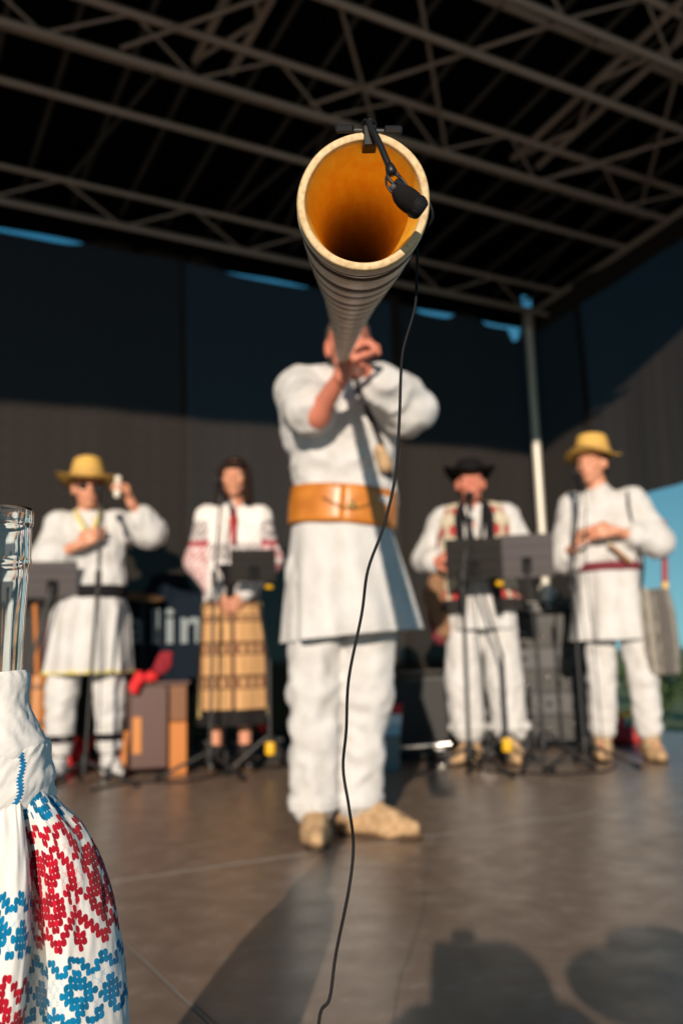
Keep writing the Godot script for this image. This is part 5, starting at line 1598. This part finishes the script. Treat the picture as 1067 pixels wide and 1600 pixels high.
	for s in ["R", "L"]:
		boot(ph, j["an" + s], j["toe" + s], mats.black_leather, "shoe")
	var pc := thing("photo_camera", "black camera held in both hands in front of the stage", "camera", Vector3(-0.3, -1.05, 0.5), 150.0)
	part("camera_body", block(Vector3(0.13, 0.09, 0.04), 0.008), mats.black_plastic, pc, Vector3(0, 1.63, 0.45))
	part("viewfinder", block(Vector3(0.05, 0.025, 0.03), 0.006), mats.black_plastic, pc, Vector3(0, 1.688, 0.45))
	# unseen bystander added beside the photographer to widen the shadow on the stage
	var by := thing("person", "unseen person in dark jacket and low wide hat, added for the shadow on the stage", "person", Vector3(0.2, -1.05, 0.38), 100.0)
	j = {
		"head": Vector3(0, 1.585, 0.02), "neck": Vector3(0, 1.43, 0), "pelvis": Vector3(0, 0.92, 0), "shR": Vector3(-0.18, 1.36, 0), "shL": Vector3(0.18, 1.36, 0),
		"elR": Vector3(-0.24, 1.08, -0.02), "elL": Vector3(0.24, 1.08, -0.02), "wrR": Vector3(-0.24, 0.84, 0.06), "wrL": Vector3(0.24, 0.84, 0.06),
		"hipR": Vector3(-0.09, 0.86, 0), "hipL": Vector3(0.09, 0.86, 0), "knR": Vector3(-0.1, 0.46, 0.02), "knL": Vector3(0.1, 0.46, 0.02), "anR": Vector3(-0.11, 0.09, 0), "anL": Vector3(0.11, 0.09, 0), "toeR": Vector3(-0.13, 0.03, 0.16), "toeL": Vector3(0.13, 0.03, 0.16),
		"handR": [Vector3(0.05, -1, 0.1), Vector3(1, 0, 0), 1.0, [0.3, 0.4, 0.3]], "handL": [Vector3(-0.05, -1, 0.1), Vector3(-1, 0, 0), -1.0, [0.3, 0.4, 0.3]]}
	body(by, j, mats.skin, 0.009)
	hair_cap(by, j, mats.hair_dark)
	hat(by, j, mats.felt_black, null, 0.1, 0.07, 0.19, 0.0, 0.05)  # brim made wide to broaden the shadow it casts
	part("jacket", finish(soft(shirt_prims(j, {}), 0.018, 0.045), [Vector3(6, 5, 7), 0.008]), mats.dark_jacket, by)
	part("trousers", finish(soft(trouser_prims(j, [0.1, 0.085, 0.075], 0.95), 0.018, 0.03), [Vector3(6, 8, 6), 0.006]), mats.dark_jacket, by)
	for s in ["R", "L"]:
		boot(by, j["an" + s], j["toe" + s], mats.black_leather, "shoe")

# ------------------------------------------------------------------ stands, cases and other stage gear
func tripod(root: Node3D, hub: float, reach: float, turn: float, m: Material) -> void:
	for i in 3:
		var a := turn + TAU * i / 3.0
		var d := Vector3(sin(a), 0, cos(a))
		var leg := part("leg", tube([Vector3(0, hub, 0) + d * 0.018, d * reach * 0.9 + Vector3(0, 0.02, 0)], 0.0095, 8), m, root)
		part("foot", tube([d * reach * 0.86 + Vector3(0, 0.026, 0), d * reach + Vector3(0, 0.013, 0)], [0.013, 0.012], 8), mats.rubber, leg)

func mic_stand(label: String, base: Vector3, bend: Vector3, head: Vector3, turn: float) -> void:
	# base, bend and head are places on the stage; the upper arm leans from bend to head
	var s := thing("microphone_stand", label, "stand", base, 0.0, "microphone stands")
	var m: Material = mats.black_metal
	var b := bend - base
	var h := head - base
	tripod(s, 0.13, 0.29, turn, m)
	part("hub", tube([Vector3(0, 0.07, 0), Vector3(0, 0.075, 0), Vector3(0, 0.16, 0), Vector3(0, 0.17, 0)], [0.016, 0.024, 0.022, 0.014], 12), mats.black_plastic, s)
	part("pole", tube([Vector3(0, 0.07, 0), b], 0.0095, 10), m, s)
	part("clutch", tube([b + Vector3(0, -0.05, 0), b + Vector3(0, 0.03, 0)], 0.017, 12), mats.black_plastic, s)
	var back := (h - b).normalized() * -0.08
	part("boom", tube([b + back, h], 0.0075, 8), m, s)
	part("clip", tube([h - (h - b).normalized() * 0.02, h + (h - b).normalized() * 0.015], 0.016, 10), mats.black_plastic, s)

func microphone(label: String, at: Vector3, aim: Vector3) -> void:
	var m := thing("microphone", label, "microphone", at, 0.0, "vocal microphones")
	aim = aim.normalized()
	part("handle", tube([aim * -0.12, aim * -0.11, aim * 0.02, aim * 0.045], [0.009, 0.0115, 0.0155, 0.02], 14), mats.black_metal, m)
	var y := aim
	var x := y.cross(Vector3.UP).normalized()
	var prof := []
	for i in 11:
		var t := i / 10.0
		prof.append(Vector2(0.0265 * sin(lerpf(0.02, 2.55, t)), 0.068 + 0.0265 * cos(lerpf(0.02, 2.55, t))))
	part("grille", lathe(prof, 20), mat("grille", Color(0.035, 0.035, 0.038), 0.5, {"metallic": 0.5}), m, Vector3.ZERO, Basis(x, y, x.cross(y)))
	part("grille_band", tube([aim * 0.064, aim * 0.072], 0.0275, 20), mats.black_metal, m)
	part("lead", tube(smooth_path([aim * -0.12, aim * -0.16 + Vector3(0, -0.03, 0), aim * -0.13 + Vector3(0.01, -0.14, 0), aim * -0.1 + Vector3(-0.01, -0.4, 0.0), Vector3(0.012, 0.03 - at.y + 0.5, 0.012), Vector3(0.02, 0.004 - at.y, 0.02), Vector3(0.2, 0.004 - at.y, -0.15)], 6), 0.003, 6), mats.rubber, m)

func music_stand(label: String, base: Vector3, desk: Vector3, face: float, turn: float, dm: Material, w: float, h: float, hub: Material) -> void:
	var s := thing("music_stand", label, "stand", base, 0.0, "music stands")
	var d := desk - base
	tripod(s, 0.2, 0.26, turn, mats.black_metal)
	part("hub", tube([Vector3(0, 0.1, 0), Vector3(0, 0.105, 0), Vector3(0, 0.165, 0), Vector3(0, 0.17, 0)], [0.02, 0.028, 0.028, 0.02], 14), hub, s)
	part("lower_tube", tube([Vector3(0, 0.05, 0), Vector3(0, 0.62, 0)], 0.011, 10), mats.black_metal, s)
	part("upper_tube", tube([Vector3(0, 0.6, 0), d + Vector3(0, -h * 0.2, 0)], 0.008, 10), mats.black_metal, s)
	part("knob", tube([Vector3(-0.02, d.y - h * 0.62, 0.012), Vector3(0.02, d.y - h * 0.62, 0.012)], 0.014, 12), hub, s)
	var b := Basis(Vector3.UP, face) * Basis(Vector3.RIGHT, deg_to_rad(24.0))
	var g := part("desk", block(Vector3(w, h, 0.006), 0.0025), dm, s, d, b)
	part("lip", block(Vector3(w, 0.006, 0.04), 0.002), dm, g, Vector3(0, -h / 2.0 - 0.004, -0.02))
	for i in 3:
		part("rib", block(Vector3(w * 0.94, 0.012, 0.005), 0.0015), dm, g, Vector3(0, h * (0.28 - 0.28 * i), 0.0056))
	part("bracket", block(Vector3(0.05, 0.08, 0.02), 0.003), mats.black_plastic, g, Vector3(0, -h * 0.2, 0.014))
	part("sheet_music", block(Vector3(w * 0.9, h * 0.92, 0.003), 0.001), mat("paper", Color(0.7, 0.68, 0.62), 0.9), g, Vector3(0.0, 0.0, -0.0052))

func make_gear() -> void:
	mic_stand("black microphone stand before the person in straw hat and sunglasses", Vector3(1.1, 0, -4.737), Vector3(1.15, 1.07, -4.72), Vector3(1.15, 1.47, -4.71), 0.9)
	microphone("black microphone beside the small pale pipe", Vector3(1.156, 1.5, -4.73), Vector3(0.1, 0.55, -0.85))
	mic_stand("black microphone stand in front of the person in the tan apron", Vector3(1.757, 0, -4.709), Vector3(1.785, 1.08, -4.7), Vector3(1.825, 1.56, -4.69), 0.3)
	microphone("black microphone at the singing mouth of the person in the embroidered blouse", Vector3(1.828, 1.6, -4.715), Vector3(0.25, 0.45, -0.85))
	mic_stand("black microphone stand in front of the person in the embroidered vest", Vector3(2.873, 0, -3.889), Vector3(2.88, 1.02, -3.88), Vector3(2.93, 1.4, -3.85), 0.2)
	microphone("black microphone under the chin of the person in the black hat", Vector3(2.938, 1.44, -3.862), Vector3(0.55, 0.5, -0.7))
	mic_stand("black microphone stand before the person with the striped bag", Vector3(3.485, 0, -3.695), Vector3(3.483, 1.03, -3.697), Vector3(3.54, 1.53, -3.645), 0.5)
	microphone("black microphone at the mouth of the person with the dark red sash", Vector3(3.545, 1.56, -3.655), Vector3(0.5, 0.5, -0.7))
	music_stand("grey music stand half hidden by the glass bottle", Vector3(0.874, 0, -5.055), Vector3(0.978, 1.082, -5.045), deg_to_rad(-14.0), 0.40, mats.desk_grey, 0.270, 0.200, mats.black_plastic)
	music_stand("black music stand with yellow knob beside the tan apron", Vector3(2.079, 0, -4.631), Vector3(1.957, 1.133, -4.551), deg_to_rad(-24.0), 0.20, mats.desk_black, 0.250, 0.180, mats.yellow_plastic)
	music_stand("black music stand with yellow hub before the embroidered vest", Vector3(3.100, 0, -3.862), Vector3(2.942, 1.123, -3.856), deg_to_rad(-40.0), 0.45, mats.desk_black, 0.300, 0.220, mats.yellow_plastic)
	music_stand("grey-lit music stand between the embroidered vest and the dark red sash", Vector3(3.250, 0, -3.750), Vector3(3.209, 1.132, -3.742), deg_to_rad(-36.0), 0.90, mats.desk_grey, 0.290, 0.240, mats.black_plastic)

	# cloth-covered table with lettering
	var t := thing("covered_table", "table draped in dark navy cloth with grey lettering on its front", "table", Vector3(1.83, 0, -5.66), -18.0)
	part("cloth", finish_box(Vector3(0.74, 0.62, 0.34), 0.02), mats.navy_cloth, t, Vector3(0.03, 0.73, 0))
	for q in [[-0.32, 0.13], [0.36, 0.13], [-0.32, -0.13], [0.36, -0.13]]:
		rod("leg", Vector3(q[0], 0.005, q[1]), Vector3(q[0], 0.45, q[1]), 0.016, mats.black_metal, t)
	var txt := TextMesh.new()
	txt.text = "lalin"
	var fo := SystemFont.new()
	fo.font_names = PackedStringArray(["Droid Sans"])
	fo.font_weight = 700
	txt.font = fo
	txt.font_size = 32
	txt.pixel_size = 0.0088
	txt.depth = 0.003
	part("lettering", txt, mat("lettering", Color(0.22, 0.26, 0.28), 0.8), t, Vector3(-0.07, 0.83, 0.2))
	var kb := thing("covered_drum", "low drum under a dark cloth on the lettered table", "drum", Vector3(1.84, 1.04, -5.66), -18.0)
	part("cover", lathe(fill([Vector2(0.0, 0.15), Vector2(0.07, 0.148), Vector2(0.12, 0.125), Vector2(0.135, 0.07), Vector2(0.2, 0.02), Vector2(0.21, 0.003)], 3), 40, func(p: Vector3, a: float) -> Vector3: return p * Vector3(1.0 + 0.03 * sin(a * 6.0), 1, 0.7)), mats.navy_cloth, kb)
	var cy := thing("cymbal", "brown bronze cymbal on a thin stand by the lettered table", "cymbal", Vector3(1.62, 0, -5.5))
	part("disc", lathe([Vector2(0.0, 0.022), Vector2(0.02, 0.02), Vector2(0.03, 0.01), Vector2(0.08, 0.004), Vector2(0.13, -0.006), Vector2(0.13, -0.008), Vector2(0.08, 0.002), Vector2(0.0, 0.012)], 36), mat("bronze", Color(0.36, 0.2, 0.1), 0.4, {"metallic": 0.6}), cy, Vector3(0, 1.03, 0), Basis(Vector3.RIGHT, 0.28))
	rod("rod", Vector3(0, 0.12, 0), Vector3(0, 1.05, 0), 0.008, mats.black_metal, cy)
	tripod(cy, 0.3, 0.2, 0.4, mats.black_metal)

	# wooden stand: brown boards with orange varnished posts
	var w := thing("wooden_stand", "brown wooden box stand with orange varnished posts behind the tan apron", "stand", Vector3(1.585, 0, -5.1), -18.0)
	var brown := mat("brown_board", Color(0.075, 0.03, 0.022), 0.45)
	var orange := mat("orange_wood", Color(0.46, 0.15, 0.02), 0.45)
	part("front_board", block(Vector3(0.2, 0.45, 0.02), 0.003), brown, w, Vector3(-0.04, 0.265, 0.09))
	part("side_board", block(Vector3(0.02, 0.45, 0.2), 0.003), brown, w, Vector3(-0.15, 0.265, -0.02))
	part("top_board", block(Vector3(0.34, 0.02, 0.26), 0.003), brown, w, Vector3(0.015, 0.502, -0.01))
	part("upper_board", block(Vector3(0.095, 0.2, 0.02), 0.003), mat("rust_board", Color(0.16, 0.055, 0.012), 0.45), w, Vector3(0.12, 0.39, 0.09))
	part("post", block(Vector3(0.095, 0.285, 0.03), 0.004), orange, w, Vector3(0.12, 0.1435, 0.095))
	part("post", block(Vector3(0.03, 0.25, 0.03), 0.004), orange, w, Vector3(-0.17, 0.126, 0.1), Basis(Vector3.BACK, -0.1))
	part("panel_inlay", block(Vector3(0.048, 0.2, 0.006), 0.002), mat("light_orange", Color(0.5, 0.18, 0.03), 0.45), w, Vector3(-0.105, 0.22, 0.1035))
	part("post", block(Vector3(0.03, 0.49, 0.03), 0.004), brown, w, Vector3(0.15, 0.246, -0.11))
	# red bow on the stand
	var bow := thing("red_bow", "large red fabric bow tied to the top of the wooden stand", "bow", Vector3(1.5, 0.53, -5.0), -18.0)
	part("loop", finish(soft([ell(Vector3(-0.045, 0.0, 0.02), Vector3(0.032, 0.042, 0.025)), ell(Vector3(-0.07, -0.045, 0.02), Vector3(0.024, 0.035, 0.022))], 0.008, 0.012), [Vector3(24, 24, 24), 0.008]), mats.red_cloth, bow)
	part("loop", finish(soft([ell(Vector3(0.02, 0.01, 0.02), Vector3(0.034, 0.03, 0.025))], 0.008, 0.02), [Vector3(24, 24, 24), 0.008]), mats.red_cloth, bow)
	part("tail", finish(soft([ell(Vector3(0.085, 0.085, -0.03), Vector3(0.045, 0.075, 0.02), Basis(Vector3.BACK, -0.5))], 0.008, 0.02), [Vector3(16, 10, 16), 0.008]), mat("red_dark", Color(0.22, 0.006, 0.016), 0.85), bow)
	var rb := thing("red_bag", "bright red soft bag on the floor behind the cloth shoes", "bag", Vector3(1.33, 0, -5.6), -14.0)
	part("bag_body", finish(soft([cap(Vector3(-0.12, 0.09, 0), Vector3(0.12, 0.1, 0), 0.09, 0.085), cap(Vector3(0.06, 0.14, 0.02), Vector3(0.13, 0.26, 0.02), 0.06, 0.045)], 0.012, 0.04), [Vector3(10, 10, 10), 0.01]), mats.red_cloth, rb)
	part("pocket", finish(soft([ell(Vector3(0.05, 0.1, 0.085), Vector3(0.06, 0.05, 0.02))], 0.008, 0.02)), mats.black_cloth, rb)
	part("handle", tube(smooth_path([Vector3(-0.08, 0.17, 0.0), Vector3(-0.04, 0.27, 0.0), Vector3(0.03, 0.27, 0.0), Vector3(0.06, 0.19, 0.0)], 5), 0.009, 6), mats.black_cloth, rb)
	# wine-red balls of wool behind the singer
	var spots := [[Vector3(2.02, 0.19, -5.3), 0.035], [Vector3(2.28, 0.24, -5.2), 0.035], [Vector3(2.33, 0.27, -5.26), 0.04]]
	var tb := thing("low_bench", "low dark bench carrying red balls behind the black skirt", "bench", Vector3(2.17, 0, -5.28), -22.0)
	part("seat", block(Vector3(0.52, 0.03, 0.22), 0.004), mats.black_plastic, tb, Vector3(0, 0.135, 0))
	for q in [[-0.22, 0.08], [0.22, 0.08], [-0.22, -0.08], [0.22, -0.08]]:
		part("leg", block(Vector3(0.03, 0.118, 0.03), 0.003), mats.black_plastic, tb, Vector3(q[0], 0.06, q[1]))
	var ball := SphereMesh.new()
	ball.radius = 0.036
	ball.height = 0.072
	for i in 3:
		var words: String = ["red round rattle between the singer's calves", "red round rattle at the edge of the black skirt", "dark red rattle beside the brighter one"][i]
		var ra := thing("rattle", words, "rattle", Vector3(spots[i][0].x, 0.15, spots[i][0].z), 0.0, "red rattles on the low bench")
		part("ball", ball, mats.red_cloth if i < 2 else mats.red_dark, ra, Vector3(0, 0.04 + 0.02 * i, 0))
		rod("stick", Vector3(0.01, 0.012, 0.03), Vector3(0.0, 0.04 + 0.02 * i, 0.0), 0.006, orange, ra)

	# turned wooden barrel and black loudspeaker beside the bottle
	var br := thing("wooden_churn", "orange-brown wooden churn with hoops behind the glass bottle", "churn", Vector3(1.0, 0, -5.45))
	part("staves", lathe(fill([Vector2(0.06, 0.56), Vector2(0.066, 0.555), Vector2(0.075, 0.4), Vector2(0.082, 0.2), Vector2(0.085, 0.01), Vector2(0.07, 0.002)], 4), 30, func(p: Vector3, a: float) -> Vector3: return p * (1.0 - 0.012 * absf(sin(a * 6.0)) * 1.0)), mat("churn_wood", Color(0.4, 0.15, 0.025), 0.45), br)
	for y in [0.08, 0.3, 0.5]:
		part("hoop", lathe([Vector2(0.084 - y * 0.025, y + 0.012), Vector2(0.0895 - y * 0.03, y + 0.01), Vector2(0.0905 - y * 0.03, y - 0.01), Vector2(0.085 - y * 0.025, y - 0.012)], 30), mat("hoop_wood", Color(0.16, 0.06, 0.02), 0.5), br)
	rod("plunger", Vector3(0, 0.4, 0), Vector3(-0.04, 0.98, 0.02), 0.014, orange, br)
	speaker("tall black loudspeaker behind the glass bottle and music stand", Vector3(0.98, 0, -5.78), -10.0, Vector3(0.34, 0.98, 0.3))
	speaker("squat black loudspeaker with a chrome tube along its foot", Vector3(3.14, 0, -4.75), -33.0, Vector3(0.36, 0.5, 0.3))
	var tu := thing("chrome_tube", "bright metal tube lying before the squat black loudspeaker", "tube", Vector3(2.84, 0.1, -4.3), -33.0)
	rod("tube", Vector3(-0.17, 0.01, 0.0), Vector3(0.17, 0.026, 0.0), 0.013, mats.chrome, tu)
	for s in [-0.15, 0.15]:
		part("support", block(Vector3(0.03, 0.1, 0.05), 0.004), mats.black_plastic, tu, Vector3(s, -0.0495, 0))
	# stacked boxes in red, white and pale blue
	var cols := [Color(0.2, 0.21, 0.2), Color(0.36, 0.52, 0.62), Color(0.72, 0.72, 0.74), Color(0.55, 0.02, 0.03)]
	var nm := ["grey carton under the pale blue, white and red boxes", "pale blue box between grey carton and white box", "white box under the red one behind the horn player", "red box on top of the stack behind the horn player"]
	var y := 0.0
	for i in 4:
		var hh: float = [0.19, 0.055, 0.055, 0.05][i]
		var bx := thing("carton", nm[i], "box", Vector3(2.63 + 0.004 * i, y, -4.33), -30.0 + 5.0 * i, "cartons stacked behind the horn player")
		var cm := mat("carton%d" % i, cols[i], 0.7)
		part("box_body", block(Vector3(0.155, hh - 0.002, 0.12), 0.003), cm, bx, Vector3(0, hh / 2.0, 0))
		part("lid", block(Vector3(0.161, hh * 0.3, 0.126), 0.003), cm, bx, Vector3(0, hh - hh * 0.155, 0))
		y += hh + 0.0005

	# keyboard on a rack of gear
	var r := thing("gear_rack", "black equipment rack with rows of silver knobs behind the grey music stand", "rack", Vector3(4.12, 0, -4.72), -40.0)
	part("case", block(Vector3(0.5, 0.82, 0.36), 0.008), mats.black_plastic, r, Vector3(0, 0.455, 0))
	for s in [-1, 1]:
		part("corner_rail", block(Vector3(0.016, 0.83, 0.016), 0.002), mats.grey_plastic, r, Vector3(s * 0.251, 0.455, 0.181))
		for z in [-0.14, 0.14]:
			part("caster", tube([Vector3(s * 0.2 - 0.012, 0.023, z), Vector3(s * 0.2 + 0.012, 0.023, z)], 0.022, 12), mats.rubber, r)
	for i in 5:
		var un := part("rack_unit", block(Vector3(0.45, 0.13, 0.012), 0.002), mats.grey_plastic if i % 2 else mats.desk_black, r, Vector3(0, 0.14 + 0.145 * i, 0.187))
		for q in 6:
			if (q * 3 + i * 5) % 4 != 0:
				part("knob", tube([Vector3(-0.18 + 0.07 * q, 0.02 * ((q + i) % 3 - 1), 0.006), Vector3(-0.18 + 0.07 * q, 0.02 * ((q + i) % 3 - 1), 0.026)], [0.015, 0.012], 12), mats.chrome if (q + i) % 2 else mats.black_plastic, un)
	var kbd := thing("keyboard", "dark electronic keyboard lying on the equipment rack", "keyboard", Vector3(4.12, 0.866, -4.72), -40.0)
	part("chassis", block(Vector3(0.72, 0.075, 0.26), 0.01), mats.black_metal, kbd, Vector3(0, 0.0385, 0.02))
	part("key_bed", block(Vector3(0.66, 0.014, 0.11), 0.002), mat("ivory", Color(0.6, 0.56, 0.5), 0.35), kbd, Vector3(0, 0.084, -0.05))
	for i in 9:
		part("slider", block(Vector3(0.012, 0.018, 0.02), 0.002), mats.chrome if i % 3 else mats.yellow_plastic, kbd, Vector3(-0.28 + 0.07 * i, 0.085, 0.09))
	for i in 4:
		part("side_dial", tube([Vector3(-0.24 + 0.15 * i, 0.045, 0.149), Vector3(-0.24 + 0.15 * i, 0.045, 0.162)], [0.018, 0.015], 14), mats.chrome, kbd)
	var lp := thing("white_mug", "white mug standing on the dark electronic keyboard", "mug", Vector3(4.1, 0.943, -4.62), -40.0)
	part("cup", lathe([Vector2(0.033, 0.008), Vector2(0.036, 0.11), Vector2(0.04, 0.112), Vector2(0.04, 0.004), Vector2(0.0, 0.001)], 24), mat("china", Color(0.75, 0.72, 0.66), 0.2), lp)
	part("handle", tube(smooth_path([Vector3(0.038, 0.09, 0), Vector3(0.068, 0.08, 0), Vector3(0.068, 0.04, 0), Vector3(0.038, 0.028, 0)], 5), 0.006, 8), mats.china, lp)
	# second case, and cables
	var c2 := thing("flight_case", "low black flight case with steel edges beside the equipment rack", "case", Vector3(3.66, 0, -4.62), -38.0)
	part("case", block(Vector3(0.4, 0.4, 0.32), 0.008), mats.black_plastic, c2, Vector3(0, 0.201, 0))
	for yy in [0.03, 0.26, 0.372]:
		part("steel_edge", block(Vector3(0.406, 0.018, 0.326), 0.002), mats.grey_plastic, c2, Vector3(0, yy, 0))
	part("latch", block(Vector3(0.05, 0.06, 0.014), 0.004), mats.chrome, c2, Vector3(-0.1, 0.26, 0.168))
	part("latch", block(Vector3(0.05, 0.06, 0.014), 0.004), mats.chrome, c2, Vector3(0.1, 0.26, 0.168))
	# red bag with a yellow tag behind the last player
	var rs := thing("red_satchel", "dark red satchel with yellow tag on the floor behind tan boots", "bag", Vector3(4.55, 0, -4.42), -46.0)
	part("bag_body", finish(soft([cap(Vector3(-0.08, 0.06, 0), Vector3(0.09, 0.055, 0), 0.06, 0.05), cap(Vector3(-0.07, 0.1, 0), Vector3(-0.05, 0.16, 0), 0.045, 0.04)], 0.01, 0.03), [Vector3(12, 12, 12), 0.006]), mat("bag_red", Color(0.34, 0.02, 0.025), 0.7), rs)
	part("tag", block(Vector3(0.08, 0.035, 0.02), 0.004), mats.yellow_plastic, rs, Vector3(0.0, 0.2, 0.02), Basis(Vector3.BACK, 0.2))
	part("tag_strap", tube([Vector3(-0.04, 0.16, 0.01), Vector3(0.0, 0.2, 0.015)], 0.006, 6), mats.black_cloth, rs)
	var cb := thing("stage_cable", "black cable looping over the floor between the stands", "cable")
	part("lead", tube(smooth_path([Vector3(3.6, 0.006, -3.6), Vector3(3.4, 0.006, -3.5), Vector3(3.15, 0.006, -3.62), Vector3(3.0, 0.006, -3.95), Vector3(3.2, 0.006, -4.3), Vector3(3.5, 0.006, -4.4)], 8), 0.0055, 8), mats.rubber, cb)
	var cb2 := thing("stage_cable", "black cable trailing from the lettered table past the tan apron", "cable")
	part("lead", tube(smooth_path([Vector3(1.1, 0.006, -4.6), Vector3(1.35, 0.006, -4.75), Vector3(1.6, 0.006, -4.62), Vector3(1.9, 0.006, -4.8), Vector3(2.3, 0.006, -4.9), Vector3(2.6, 0.006, -5.2)], 8), 0.0055, 8), mats.rubber, cb2)

func speaker(label: String, at: Vector3, turn: float, s: Vector3) -> void:
	var o := thing("loudspeaker", label, "loudspeaker", at, turn)
	part("cabinet", block(s, 0.012), mats.black_plastic, o, Vector3(0, s.y / 2.0 + 0.001, 0))
	part("grille", block(Vector3(s.x * 0.9, s.y * 0.86, 0.012), 0.004), mat("speaker_grille", Color(0.02, 0.02, 0.021), 0.7), o, Vector3(0, s.y * 0.5, s.z / 2.0 + 0.005))
	part("top_rail", tube([Vector3(-s.x * 0.5, s.y + 0.02, s.z * 0.42), Vector3(s.x * 0.5, s.y + 0.02, s.z * 0.42)], 0.012, 10), mats.chrome if s.y < 0.6 else mats.black_metal, o)
	part("badge", block(Vector3(0.05, 0.02, 0.004), 0.001), mats.chrome, o, Vector3(s.x * 0.3, s.y * 0.13, s.z / 2.0 + 0.0135))

# a draped box of cloth: soft corners and uneven folds
func finish_box(s: Vector3, r: float) -> ArrayMesh:
	var p := []
	var h := s / 2.0 - Vector3(r, r, r)
	return sheet(80, 16, func(u: float, v: float) -> Vector3:
		if v < 0.2:
			var t := v / 0.2
			var q := ring_at(u, h + Vector3(r, 0, r))
			return Vector3(q.x * t, s.y / 2.0, q.y * t)
		var k := (v - 0.2) / 0.8
		var q := ring_at(u, h + Vector3(r, 0, r))
		var w := 1.0 + 0.012 * k * sin(u * 60.0)
		return Vector3(q.x * w, lerpf(s.y / 2.0 - 0.002, -s.y / 2.0, k), q.y * w))

func ring_at(u: float, h: Vector3) -> Vector2:
	var a := u * TAU
	var c := Vector2(sin(a), cos(a))
	var e := 0.12
	return Vector2(signf(c.x) * pow(absf(c.x), e) * h.x, signf(c.y) * pow(absf(c.y), e) * h.z)
